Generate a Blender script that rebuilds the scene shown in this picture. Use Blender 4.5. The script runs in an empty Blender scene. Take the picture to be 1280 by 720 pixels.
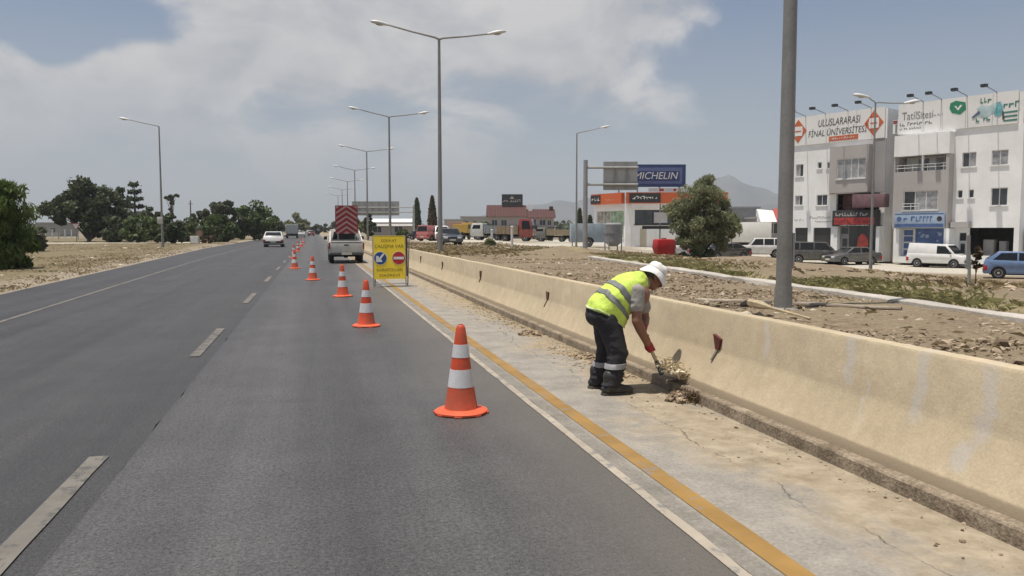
import bpy, bmesh, math, random
import numpy as np
from mathutils import Vector as V, Matrix, noise
random.seed(7); np.random.seed(7)
S = bpy.context.scene
COL = S.collection
R = math.radians

# ---------------------------------------------------------------- camera
PSI, TH, CH = R(13.84), R(4.118), 1.55            # yaw to the right of the road, pitch down, eye height
FW = V((math.sin(PSI)*math.cos(TH), math.cos(PSI)*math.cos(TH), -math.sin(TH)))
RT = V((math.cos(PSI), -math.sin(PSI), 0)); UP = RT.cross(FW)
cam = bpy.data.cameras.new('camera'); cam.sensor_width = 36; cam.lens = 36*1000/1280
cam.clip_start = .05; cam.clip_end = 20000
camo = bpy.data.objects.new('camera', cam); COL.objects.link(camo)
camo.matrix_world = Matrix(((RT.x, UP.x, -FW.x, 0), (RT.y, UP.y, -FW.y, 0), (RT.z, UP.z, -FW.z, CH), (0, 0, 0, 1)))
S.camera = camo

# ---------------------------------------------------------------- sun, sky, exposure
SUN_EL, SUN_AZ = R(78), math.atan2(-.99, -.10)     # azimuth measured from +Y towards +X
sd = V((math.sin(SUN_AZ)*math.cos(SUN_EL), math.cos(SUN_AZ)*math.cos(SUN_EL), math.sin(SUN_EL)))
sl = bpy.data.lights.new('sun', 'SUN'); sl.energy = 4.6; sl.angle = R(.6); sl.color = (1, .93, .82)
so = bpy.data.objects.new('sun', sl); COL.objects.link(so)
so.rotation_euler = (-sd).to_track_quat('-Z', 'Y').to_euler()
S.view_settings.view_transform = 'Standard'; S.view_settings.look = 'None'
S.view_settings.exposure = .2; S.view_settings.gamma = 1; S.view_settings.use_curve_mapping = False

class NT:
    """small helper for node trees"""
    def __init__(s, tree): s.t = tree; s.n = tree.nodes; s.l = tree.links
    def new(s, ty, **kw):
        n = s.n.new(ty)
        for k, v in kw.items(): setattr(n, k, v)
        return n
    def put(s, sock, v):
        if isinstance(v, bpy.types.NodeSocket): s.l.new(v, sock)
        elif v is not None:
            if hasattr(sock, 'default_value'):
                if sock.type == 'RGBA' and not hasattr(v, '__len__'): v = (v, v, v, 1)
                if sock.type == 'RGBA' and len(v) == 3: v = (*v, 1)
                sock.default_value = v
    def math(s, op, a, b=None, c=None, clamp=False):
        n = s.new('ShaderNodeMath', operation=op, use_clamp=clamp)
        s.put(n.inputs[0], a); s.put(n.inputs[1], b); s.put(n.inputs[2], c); return n.outputs[0]
    def vmul(s, v, sc):
        n = s.new('ShaderNodeVectorMath', operation='MULTIPLY'); s.put(n.inputs[0], v); n.inputs[1].default_value = sc; return n.outputs[0]
    def vadd(s, v, o):
        n = s.new('ShaderNodeVectorMath', operation='ADD'); s.put(n.inputs[0], v); s.put(n.inputs[1], o); return n.outputs[0]
    def noise(s, vec, scale, detail=4, rough=.55, out=0, dist=0):
        n = s.new('ShaderNodeTexNoise'); s.put(n.inputs['Vector'], vec)
        n.inputs['Scale'].default_value = scale; n.inputs['Detail'].default_value = detail
        n.inputs['Roughness'].default_value = rough; n.inputs['Distortion'].default_value = dist; return n.outputs[out]
    def voro(s, vec, scale, feature='F1', out=0):
        n = s.new('ShaderNodeTexVoronoi', feature=feature); s.put(n.inputs['Vector'], vec); n.inputs['Scale'].default_value = scale; return n.outputs[out]
    def mr(s, v, a, b, c=0., d=1.):
        n = s.new('ShaderNodeMapRange'); s.put(n.inputs[0], v)
        for i, x in enumerate((a, b, c, d)): n.inputs[i+1].default_value = x
        return n.outputs[0]
    def mix(s, f, a, b, mode='MIX'):
        n = s.new('ShaderNodeMix', data_type='RGBA', blend_type=mode); s.put(n.inputs[0], f); s.put(n.inputs[6], a); s.put(n.inputs[7], b); return n.outputs[2]
    def sep(s, v):
        n = s.new('ShaderNodeSeparateXYZ'); s.put(n.inputs[0], v); return n.outputs
    def comb(s, x, y, z):
        n = s.new('ShaderNodeCombineXYZ'); s.put(n.inputs[0], x); s.put(n.inputs[1], y); s.put(n.inputs[2], z); return n.outputs[0]

def world():
    w = bpy.data.worlds.new('World'); S.world = w; w.use_nodes = True
    k = NT(w.node_tree); k.n.clear()
    sky = k.new('ShaderNodeTexSky', sky_type='NISHITA'); sky.sun_disc = False
    sky.sun_elevation = SUN_EL; sky.sun_rotation = SUN_AZ; sky.air_density = 1.0; sky.dust_density = .7; sky.ozone_density = 2
    g = k.new('ShaderNodeTexCoord').outputs['Generated']
    x, y, z = k.sep(g)
    zz = k.math('ADD', k.math('MAXIMUM', z, 0), .22)
    p = k.comb(k.math('DIVIDE', x, zz), k.math('DIVIDE', y, zz), 0)
    n1 = k.noise(k.vmul(g, (1, 1, 1.7)), 5.2, 8, .56, dist=.3)
    n2 = k.noise(k.vadd(p, (3.1, 7.7, 1.3)), .5, 3, .5)
    fine = k.noise(k.vadd(k.vmul(g, (1, 1, 1.7)), (.0, -.0, .07)), 5.2, 8, .56, dist=.3)
    cov = k.math('ADD', n1, k.math('MULTIPLY', k.math('SUBTRACT', n2, .5), .5))
    def lump(px, py, rad, amt):                    # a cloud bank or a clear gap seen in this direction
        d = (FW + RT*((px-640)/1000) - UP*((py-360)/1000)).normalized()
        n = k.new('ShaderNodeVectorMath', operation='DISTANCE'); k.put(n.inputs[0], g); n.inputs[1].default_value = d
        return k.mr(n.outputs['Value'], 0, rad, amt, 0)
    for a in ((10, 105, .07, .26), (75, 108, .07, .22), (150, 100, .065, .26), (215, 82, .05, .22), (265, 92, .05, .2), (120, 140, .16, .16), (270, 130, .16, .16), (380, 60, .22, .14), (330, 0, .12, .14), (420, 10, .16, .16), (620, 80, .28, .20), (850, 40, .20, .16), (95, 18, .09, -.34), (40, 20, .07, -.26), (215, 45, .05, -.22), (480, 150, .06, -.12),
              (1230, 60, .34, -.40), (1030, 160, .28, -.24), (760, 190, .18, -.12), (250, 210, .22, -.06), (1080, 130, .3, -.1)):
        cov = k.math('ADD', cov, lump(*a))
    m = k.mr(cov, .46, .645); m.node.interpolation_type = 'SMOOTHSTEP'
    core = k.mr(cov, .5, .95)
    lit = k.mix(k.mr(k.math('SUBTRACT', n1, fine), -.10, .10), (.405, .41, .425), (.68, .65, .62))
    lit = k.mix(k.math('MULTIPLY', core, .45), lit, (.43, .43, .44))
    m = k.math('MULTIPLY', m, k.mr(z, .035, .17, .10, .9))
    gry = k.mix(k.mr(z, .05, .26, .78, .12), k.vmul(sky.outputs[0], (.056, .061, .070)), (.35, .388, .39))   # thin grey summer murk over the blue
    fin = k.mix(m, gry, lit)
    b = k.new('ShaderNodeBackground'); k.put(b.inputs[0], k.vmul(fin, (1/.09,)*3)); b.inputs[1].default_value = .09
    o = k.new('ShaderNodeOutputWorld'); k.l.new(b.outputs[0], o.inputs[0])
world()

# ---------------------------------------------------------------- helpers
def at(px, depth):
    d = FW + RT*((px-640)/1000); p = d*depth
    return p.x, p.y
def ss(a, b, x):
    t = min(1, max(0, (x-a)/(b-a))); return t*t*(3-2*t)
def road_edge(y): return -6.65-.035*max(-12, min(y, 75))
def kerb_x(y): return 6.5+.11*max(y, -10)
def tz(x, y):
    if x < road_edge(y): return 0.03
    if x < 3.62: return 0.0
    t = min(1, max(0, (x-kerb_x(y)-2.2)/18))
    return .6-.3*ss(20, 60, y)-t**1.25*(1.6-ss(50, 85, y))

class MB:
    def __init__(s): s.v = []; s.f = []
    def add(s, vs, fs):
        o = len(s.v); s.v += [tuple(x) for x in vs]; s.f += [tuple(i+o for i in f) for f in fs]; return s
    def hexa(s, p):      # 4 bottom, 4 top (ccw from above)
        return s.add(p, [(3, 2, 1, 0), (4, 5, 6, 7), (0, 1, 5, 4), (1, 2, 6, 5), (2, 3, 7, 6), (3, 0, 4, 7)])
    def box(s, x0, x1, y0, y1, z0, z1):
        return s.hexa([(x0, y0, z0), (x1, y0, z0), (x1, y1, z0), (x0, y1, z0), (x0, y0, z1), (x1, y0, z1), (x1, y1, z1), (x0, y1, z1)])
    def prism(s, a, b):  # two matching polygons
        n = len(a)
        return s.add(list(a)+list(b), [tuple(range(n))[::-1], tuple(range(n, 2*n))]+[(i, (i+1) % n, n+(i+1) % n, n+i) for i in range(n)])
    def rings(s, rs, caps=True):
        n = len(rs[0]); vs = [p for r in rs for p in r]; fs = []
        for j in range(len(rs)-1):
            for i in range(n): fs.append((j*n+i, j*n+(i+1) % n, (j+1)*n+(i+1) % n, (j+1)*n+i))
        if caps: fs += [tuple(range(n))[::-1], tuple((len(rs)-1)*n+i for i in range(n))]
        return s.add(vs, fs)
    def tube(s, pts, rad, n=8, caps=True):
        pts = [V(p) for p in pts]; rad = rad if hasattr(rad, '__len__') else [rad]*len(pts)
        rs = []; ref = None
        for i, p in enumerate(pts):
            d = (pts[min(i+1, len(pts)-1)]-pts[max(i-1, 0)]).normalized()
            if ref is None: ref = V((1, 0, 0)) if abs(d.x) < .8 else V((0, 1, 0))
            u = (ref-d*ref.dot(d)).normalized(); w = d.cross(u); ref = u
            rs.append([p+u*rad[i]*math.cos(2*math.pi*k/n)+w*rad[i]*math.sin(2*math.pi*k/n) for k in range(n)])
        return s.rings(rs, caps)
    def cap(s, a, b, ra, rb, n=14):
        a, b = V(a), V(b); d = (b-a).normalized(); pts = []; rr = []
        for t in (0.02, .3, .6, .85): pts.append(a-d*ra*math.cos(t*math.pi/2)); rr.append(ra*math.sin(t*math.pi/2))
        pts += [a, b]; rr += [ra, rb]
        for t in (.85, .6, .3, .02): pts.append(b+d*rb*math.cos(t*math.pi/2)); rr.append(rb*math.sin(t*math.pi/2))
        return s.tube(pts, rr, n)
    def lathe(s, prof, n=24, c=(0, 0, 0), ax='z'):
        f = {'z': lambda a, b, h: (c[0]+a, c[1]+b, c[2]+h), 'y': lambda a, b, h: (c[0]+b, c[1]+h, c[2]+a), 'x': lambda a, b, h: (c[0]+h, c[1]+a, c[2]+b)}[ax]
        return s.rings([[f(r*math.cos(2*math.pi*k/n), r*math.sin(2*math.pi*k/n), h) for k in range(n)] for r, h in prof])
    def blob(s, c, r, rot=None, nu=14, nv=9):
        rot = rot or Matrix.Identity(3); rs = []
        for j in range(nv):
            t = math.pi*(.02+.96*j/(nv-1))
            rs.append([V(c)+rot @ V((r[0]*math.sin(t)*math.cos(2*math.pi*k/nu), r[1]*math.sin(t)*math.sin(2*math.pi*k/nu), -r[2]*math.cos(t))) for k in range(nu)])
        return s.rings(rs)
    def mesh(s, name, bevel=0, smooth=None, seg=2):
        me = bpy.data.meshes.new(name); bm = bmesh.new()
        vs = [bm.verts.new(x) for x in s.v]
        for f in s.f:
            try: bm.faces.new([vs[i] for i in f])
            except ValueError: pass
        bmesh.ops.recalc_face_normals(bm, faces=bm.faces)
        if bevel:
            bmesh.ops.bevel(bm, geom=[e for e in bm.edges if len(e.link_faces) == 2 and e.calc_face_angle(0) > .5], offset=bevel, segments=seg, affect='EDGES', clamp_overlap=True, profile=.5)
        bm.to_mesh(me); bm.free()
        if smooth or bevel:
            me.polygons.foreach_set('use_smooth', [True]*len(me.polygons)); me.set_sharp_from_angle(angle=R(smooth or 35))
        return me
    def build(s, name, m, parent=None, bevel=0, smooth=None, **kw):
        return link(name, s.mesh(name, bevel, smooth), m, parent, **kw)

def link(name, me, m, parent=None, kind=None, label=None, cat=None, group=None, loc=None):
    o = bpy.data.objects.new(name, me); COL.objects.link(o)
    if m is not None and not me.materials: me.materials.append(m)
    if parent: o.parent = parent
    if loc: o.location = loc
    tag(o, label, cat, group, kind); return o
def tag(o, label=None, cat=None, group=None, kind=None):
    for k, v in (('label', label), ('category', cat), ('group', group), ('kind', kind)):
        if v: o[k] = v
    return o
def thing(name, label, cat, loc=(0, 0, 0), rz=0, group=None):
    o = bpy.data.objects.new(name, None); COL.objects.link(o); o.location = loc; o.rotation_euler = (0, 0, rz); o.empty_display_size = .2
    return tag(o, label, cat, group)
def copy_tree(o, parent=None):
    c = o.copy(); COL.objects.link(c); c.parent = parent
    for ch in o.children: copy_tree(ch, c)
    return c
def text_mb(txt, w, h, place, thick=.01, shear=0):
    """lettering fitted to w x h; place(u, v, depth) -> point"""
    cu = bpy.data.curves.new('lettering', 'FONT'); cu.body = txt; cu.resolution_u = 3; cu.shear = shear; cu.align_x = 'LEFT'
    o = bpy.data.objects.new('lettering', cu); COL.objects.link(o); bpy.context.view_layer.update()
    me = bpy.data.meshes.new_from_object(o); COL.objects.unlink(o); bpy.data.objects.remove(o)
    xs = [v.co.x for v in me.vertices]; ys = [v.co.y for v in me.vertices]
    x0, x1, y0, y1 = min(xs), max(xs), min(ys), max(ys)
    P = [((v.co.x-x0)/(x1-x0)*w-w/2, (v.co.y-y0)/(y1-y0)*h-h/2) for v in me.vertices]
    mb = MB(); mb.add([place(u, v, thick) for u, v in P], [tuple(p.vertices) for p in me.polygons])
    bpy.data.meshes.remove(me); return mb

# ---------------------------------------------------------------- materials
MATS = {}
def mat(name, col, rough=.7, metal=0, var=.12, vs=3., fine=.06, fs=40., bump=0., bs=30., spec=.5, dirt=None, dirt_amt=0., coat=0, streak=0.):
    """plain surface with two scales of colour variation, optional blotches of dirt and a fine relief"""
    if name in MATS: return MATS[name]
    m = bpy.data.materials.new(name); m.use_nodes = True; k = NT(m.node_tree); b = k.n['Principled BSDF']
    tc = k.new('ShaderNodeTexCoord').outputs['Object']
    a = k.noise(tc, vs, 4); f = k.noise(tc, fs, 3)
    s = k.math('ADD', k.mr(a, .3, .7, 1-var, 1+var), k.mr(f, .3, .7, -fine, fine))
    c = k.mix(1, col, k.comb(s, s, s), 'MULTIPLY')
    if dirt:
        c = k.mix(k.math('MULTIPLY', k.mr(k.noise(k.vadd(tc, (5, 3, 1)), vs*.8, 6, .65), .45, .7), dirt_amt), c, dirt)
    if streak:
        x_, y_, z_ = k.sep(tc); c = k.mix(k.math('MULTIPLY', k.mr(k.noise(k.comb(k.math('MULTIPLY', x_, 2.2), k.math('MULTIPLY', y_, 2.2), k.math('MULTIPLY', z_, .22)), 1.3, 5, .6), .5, .72), streak), c, (.30, .28, .25))
    k.put(b.inputs['Base Color'], c); b.inputs['Roughness'].default_value = rough; b.inputs['Metallic'].default_value = metal
    b.inputs['Specular IOR Level'].default_value = spec; b.inputs['Coat Weight'].default_value = coat
    k.put(b.inputs['Roughness'], k.mr(a, .3, .7, max(0, rough-.08), min(1, rough+.08)))
    if bump:
        bn = k.new('ShaderNodeBump'); bn.inputs['Strength'].default_value = bump; bn.inputs['Distance'].default_value = .01
        k.put(bn.inputs['Height'], k.noise(tc, bs, 5)); k.l.new(bn.outputs[0], b.inputs['Normal'])
    MATS[name] = m; return m
def leafmat(name, c0, c1, c2, trans=.25, rough=.6):
    m = bpy.data.materials.new(name); m.use_nodes = True; k = NT(m.node_tree); b = k.n['Principled BSDF']
    rnd = k.new('ShaderNodeNewGeometry').outputs['Random Per Island']
    tc = k.new('ShaderNodeTexCoord').outputs['Object']
    c = k.mix(rnd, c0, c1); c = k.mix(k.mr(k.noise(tc, .9, 3), .42, .66), c, c2)
    k.put(b.inputs['Base Color'], c); b.inputs['Roughness'].default_value = rough; b.inputs['Specular IOR Level'].default_value = .25
    tr = k.new('ShaderNodeBsdfTranslucent'); k.put(tr.inputs[0], c)
    mx = k.new('ShaderNodeMixShader'); mx.inputs[0].default_value = trans
    k.l.new(b.outputs[0], mx.inputs[1]); k.l.new(tr.outputs[0], mx.inputs[2]); k.l.new(mx.outputs[0], k.n['Material Output'].inputs[0])
    return m

def posmat(name, fn, rough=.9, bump=.3, bdist=.01):
    """material in world coordinates: fn(k, pos) -> colour, height, roughness"""
    m = bpy.data.materials.new(name); m.use_nodes = True; k = NT(m.node_tree); b = k.n['Principled BSDF']
    pos = k.new('ShaderNodeNewGeometry').outputs['Position']
    c, h, rg = fn(k, pos)
    k.put(b.inputs['Base Color'], c); k.put(b.inputs['Roughness'], rg if rg is not None else rough)
    b.inputs['Specular IOR Level'].default_value = .35
    if h is not None:
        bn = k.new('ShaderNodeBump'); bn.inputs['Strength'].default_value = bump; bn.inputs['Distance'].default_value = bdist
        k.put(bn.inputs['Height'], h); k.l.new(bn.outputs[0], b.inputs['Normal'])
    return m

def asphalt_fn(base, tint):
    def fn(k, p):
        x, y, z = k.sep(p)
        spk = k.noise(p, 48, 4, .75); spk2 = k.voro(p, 110)
        big = k.noise(p, .35, 4); streak = k.noise(k.comb(k.math('MULTIPLY', x, 2.2), k.math('MULTIPLY', y, .05), 0), 1.0, 4)
        s = k.math('ADD', k.mr(spk, .3, .7, .5, 1.5), k.mr(spk2, 0, .6, .16, -.16))
        s = k.math('MULTIPLY', s, k.mr(big, .3, .7, .9, 1.1)); s = k.math('MULTIPLY', s, k.mr(streak, .3, .7, .80, 1.2))
        c = k.mix(1, tuple(base*t for t in tint), k.comb(s, s, s), 'MULTIPLY')
        for xt, wd, am in ((-.55, .42, .12), (1.05, .42, .12), (.25, .28, -.16), (-4.1, .42, .10), (-2.4, .42, .10)):      # polished wheel tracks, oily middle
            b_ = k.mr(k.math('ABSOLUTE', k.math('SUBTRACT', k.math('ADD', x, k.mr(big, .3, .7, -.15, .15)), xt)), 0, wd, 1, 0); s = k.math('MULTIPLY', s, k.math('ADD', k.math('MULTIPLY', b_, am), 1))
        s = k.math('MULTIPLY', s, k.mr(k.noise(p, 1.7, 5, .65), .3, .7, .9, 1.1))
        c = k.mix(1, tuple(base*t for t in tint), k.comb(s, s, s), 'MULTIPLY')
        stain = k.mr(k.noise(k.vadd(p, (13, 4, 0)), .9, 5, .6), .66, .78)
        c = k.mix(k.math('MULTIPLY', stain, .45), c, (.03, .029, .028))
        dust = k.math('MULTIPLY', k.mr(k.math('ADD', x, k.mr(big, .3, .7, -.25, .25)), .9, 1.85), .6); c = k.mix(dust, c, (.155, .138, .117))
        pale = k.mr(k.voro(k.vadd(p, (.3, .7, 0)), 5.5), .02, .035, 1, 0)      # grit and chips
        c = k.mix(k.math('MULTIPLY', pale, .5), c, (.3, .28, .25))
        return c, k.math('ADD', spk, k.math('MULTIPLY', spk2, .8)), k.mr(streak, .3, .7, .44, .6)
    return fn
M_ASPH_L = posmat('asphalt_dark', asphalt_fn(.056, (1.0, .985, 1.02)), bump=.5)
M_ASPH_R = posmat('asphalt_pale', asphalt_fn(.079, (1.0, .985, 1.02)), bump=.5)
def paint_fn(col, wear, base=.1):
    def fn(k, p):
        spk = k.noise(p, 60, 3, .7)
        n = k.noise(p, 9, 6, .72); n2 = k.noise(p, 1.1, 3)
        w = k.mr(k.math('ADD', n, k.mr(n2, .3, .7, -.09, .09)), wear-.05, wear+.05)
        s = k.mr(k.noise(p, 3, 5), .3, .7, .82, 1.12)
        c = k.mix(1, col, k.comb(s, s, s), 'MULTIPLY')
        c = k.mix(w, c, (base, base*.97, base*.93)); return c, spk, .75
    return fn
M_WHITE_LINE = posmat('road_paint_white', paint_fn((.165, .153, .136), .54, .09), bump=.3)
M_WORN_LINE = posmat('road_paint_worn', paint_fn((.37, .325, .265), .575, .2), bump=.4)
M_YELLOW_LINE = posmat('road_paint_yellow', paint_fn((.29, .172, .052), .62, .2), bump=.3)
def shoulder_fn(k, p):
    x, y, z = k.sep(p)
    spk = k.noise(p, 45, 4, .7); mid = k.noise(p, 2.6, 6, .68); big = k.noise(k.comb(x, k.math('MULTIPLY', y, .35), 0), .8, 5, .6)
    s = k.math('MULTIPLY', k.mr(spk, .3, .7, .8, 1.2), k.mr(mid, .3, .7, .76, 1.22))
    c = k.mix(1, (.27, .25, .222), k.comb(s, s, s), 'MULTIPLY')
    sand = k.math('ADD', k.mr(x, 2.15, 3.1), k.mr(big, .3, .7, -.55, .5))
    sand = k.mr(k.math('ADD', sand, k.mr(mid, .35, .65, -.25, .25)), .35, .85)
    sc = k.mix(k.mr(k.noise(p, 5, 6, .7), .35, .65), (.225, .18, .12), (.40, .335, .245))
    c = k.mix(k.math('MULTIPLY', sand, .85), c, sc)
    stw = k.math('MULTIPLY', k.mr(k.math('ADD', x, k.mr(k.noise(p, 1.3, 6, .65), .3, .7, -.5, .3)), 2.75, 3.2), k.mr(k.math('ABSOLUTE', k.math('SUBTRACT', y, 13)), 4.5, 7, 1, .15))
    sw2 = k.noise(k.comb(k.math('MULTIPLY', x, 34), k.math('MULTIPLY', y, 9), 0), 1.0, 5, .7)
    c = k.mix(k.math('MULTIPLY', stw, k.mr(sw2, .38, .6, .2, .95)), c, k.mix(k.mr(sw2, .42, .62), (.16, .115, .065), (.36, .28, .165)))
    wob = k.math('ADD', k.mr(k.noise(k.comb(0, y, 0), .55, 5, .65), .3, .7, -.16, .16), 2.70)
    d = k.math('ABSOLUTE', k.math('SUBTRACT', x, wob))
    wide = k.mr(k.noise(k.comb(3, y, 0), 2.3, 4), .45, .72, .001, .014)
    crack = k.math('LESS_THAN', d, wide)
    vc = k.math('LESS_THAN', k.voro(k.vadd(p, k.vmul(k.noise(p, 4, 3, out=1), (.25, .25, 0))), 1.9, 'DISTANCE_TO_EDGE'), .008)
    vc = k.math('MULTIPLY', vc, k.math('GREATER_THAN', k.noise(p, .9, 2), .62))
    gap = k.mr(k.math('ABSOLUTE', k.math('SUBTRACT', x, 1.94)), .05, .09, .8, 0)
    gap = k.math('MULTIPLY', gap, k.mr(k.noise(p, 14, 5, .7), .3, .62, .25, 1))
    cr = k.math('MAXIMUM', k.math('MULTIPLY', crack, k.mr(k.noise(p, 25, 3), .35, .5)), k.math('MULTIPLY', vc, .8))
    cr = k.math('MAXIMUM', cr, k.math('MULTIPLY', gap, .75))
    c = k.mix(k.math('MULTIPLY', cr, .62), c, (.085, .072, .058))
    h = k.math('SUBTRACT', k.math('ADD', k.math('MULTIPLY', spk, .5), k.math('MULTIPLY', mid, 1.2)), k.math('MULTIPLY', cr, 1.2))
    return c, h, .92
M_SHOULDER = posmat('shoulder_concrete', shoulder_fn, bump=.8, bdist=.012)
def kerb_fn(k, p):
    a = k.noise(p, 5, 6, .7); b = k.noise(p, 40, 3, .7)
    c = k.mix(k.mr(a, .35, .65), (.155, .12, .085), (.31, .255, .19)); s = k.mr(b, .3, .7, .75, 1.25)
    return k.mix(1, c, k.comb(s, s, s), 'MULTIPLY'), k.math('ADD', k.math('MULTIPLY', a, 2), b), .95
M_KERB = posmat('kerb_concrete', kerb_fn, bump=.7, bdist=.01)
M_KERB_PALE = mat('kerb_pale', (.43, .40, .36), .9, var=.2, vs=2, fine=.12, fs=30, bump=.4)
def barrier_fn(k, p):
    x, y, z = k.sep(p)
    gr = k.noise(p, 55, 4, .7); mid = k.noise(p, 5, 6, .65); big = k.noise(k.comb(0, k.math('MULTIPLY', y, .5), z), .9, 4)
    s = k.math('MULTIPLY', k.mr(gr, .3, .7, .9, 1.1), k.mr(mid, .3, .7, .9, 1.1)); s = k.math('MULTIPLY', s, k.mr(big, .3, .7, .92, 1.07))
    c = k.mix(1, (.455, .378, .262), k.comb(s, s, s), 'MULTIPLY')
    # drips and rubbed patches
    dr = k.noise(k.comb(0, k.math('MULTIPLY', y, 7), k.math('MULTIPLY', z, .7)), 1.0, 5, .6)
    c = k.mix(k.math('MULTIPLY', k.mr(dr, .56, .75), .22), c, (.33, .25, .16))
    c = k.mix(k.math('MULTIPLY', k.mr(k.noise(p, 2.1, 6, .7), .56, .7), .45), c, (.62, .53, .38))
    c = k.mix(k.math('MULTIPLY', k.mr(k.math('ADD', z, k.mr(mid, .3, .7, -.004, .004)), .18, .165, 0, 1), .92), c, (.27, .215, .15))   # dirty unpainted foot strip, the shade of its recess painted in too
    wob = k.mr(k.noise(k.comb(0, k.math('MULTIPLY', y, 3), k.math('MULTIPLY', z, 4)), 1.4, 4), .3, .7, -.05, .05)
    for (yy, zc, zh, hw) in ((4.05, .62, .26, .045), (4.72, .66, .20, .035), (5.75, .66, .18, .03), (3.55, .60, .26, .05), (3.62, .30, .10, .05), (4.5, .42, .2, .012)):   # grey filler dabs over old cracks
        d = k.math('ABSOLUTE', k.math('SUBTRACT', k.math('ADD', y, wob), yy))
        f = k.math('MULTIPLY', k.mr(d, hw*.5, hw*1.6, 1, 0), k.mr(k.math('ABSOLUTE', k.math('SUBTRACT', z, zc)), zh*.6, zh, 1, 0))
        c = k.mix(k.math('MULTIPLY', f, k.mr(gr, .35, .6, .3, .75)), c, (.44, .42, .40))
    return c, k.math('ADD', k.math('MULTIPLY', gr, .6), k.math('MULTIPLY', mid, 1.6)), .93
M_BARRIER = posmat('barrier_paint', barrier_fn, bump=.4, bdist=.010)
def ground_fn(k, p):
    a = k.new('ShaderNodeVertexColor'); a.layer_name = 'zone'
    gr, st, gn = k.sep(a.outputs[0])
    n1 = k.noise(p, .6, 6, .65); n2 = k.noise(p, 4.5, 6, .72); n3 = k.noise(p, 38, 4, .7)
    dirt = k.mix(k.mr(k.noise(p, 8, 6, .75), .36, .64), (.12, .086, .058), (.30, .235, .17))
    dirt = k.mix(k.mr(n1, .44, .66), dirt, (.27, .215, .14))
    straw = k.mix(k.mr(n2, .28, .72), (.135, .108, .062), (.215, .172, .10)); straw = k.mix(k.mr(n1, .5, .7), straw, (.135, .12, .07))
    grav = k.mix(k.mr(n2, .34, .66), (.36, .33, .28), (.52, .49, .42))
    green = k.mix(k.mr(n2, .36, .64), (.19, .165, .075), (.33, .275, .155))
    c = k.mix(st, dirt, straw); c = k.mix(gr, c, grav); c = k.mix(gn, c, green)
    peb = k.mr(k.voro(k.vadd(p, k.vmul(k.noise(p, 8, 2, out=1), (.1, .1, .1))), 6), .1, .2, 1, 0); pm = k.math('MULTIPLY', peb, k.math('GREATER_THAN', n1, .5))
    c = k.mix(k.math('MULTIPLY', pm, .4), c, (.45, .40, .32))
    s = k.mr(n3, .3, .7, .72, 1.28); c = k.mix(1, c, k.comb(s, s, s), 'MULTIPLY')
    return c, k.math('ADD', k.math('MULTIPLY', n2, 2), n3), .97
M_GROUND = posmat('ground_earth', ground_fn, bump=.5, bdist=.03)

M_STEEL = mat('galvanised_steel', (.34, .34, .335), .5, .35, var=.1, vs=1.5, fine=.05)
M_POLE = mat('lamp_pole_steel', (.25, .245, .235), .55, .3, var=.16, vs=2, fine=.08, fs=25)
M_LAMP = mat('lamp_housing', (.62, .62, .61), .45)
M_LENS = mat('lamp_lens', (.42, .42, .4), .2)
M_DARK = mat('dark_rubber', (.022, .022, .023), .75, var=.2)
M_BLACK = mat('black_plastic', (.028, .028, .03), .5)
M_GLASS = mat('car_glass', (.012, .014, .016), .12, spec=.35, var=.1)
M_CHROME = mat('bright_metal', (.5, .5, .5), .3, .8)
M_WHITE = mat('white_paint', (.74, .73, .70), .45, var=.05, dirt=(.45, .40, .33), dirt_amt=.18, coat=.2)
M_REDL = mat('red_lens', (.35, .02, .02), .25)
M_CLEARL = mat('clear_lens', (.65, .65, .62), .15)
M_ORANGE = mat('cone_orange', (.55, .066, .022), .55, var=.14, vs=5, fine=.08, dirt=(.20, .085, .05), dirt_amt=.6)
M_BAND = mat('reflective_band', (.60, .60, .62), .45, var=.07, dirt=(.36, .33, .3), dirt_amt=.35)
M_BARK = mat('bark', (.10, .078, .06), .95, var=.25, vs=6, bump=.6)

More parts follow.
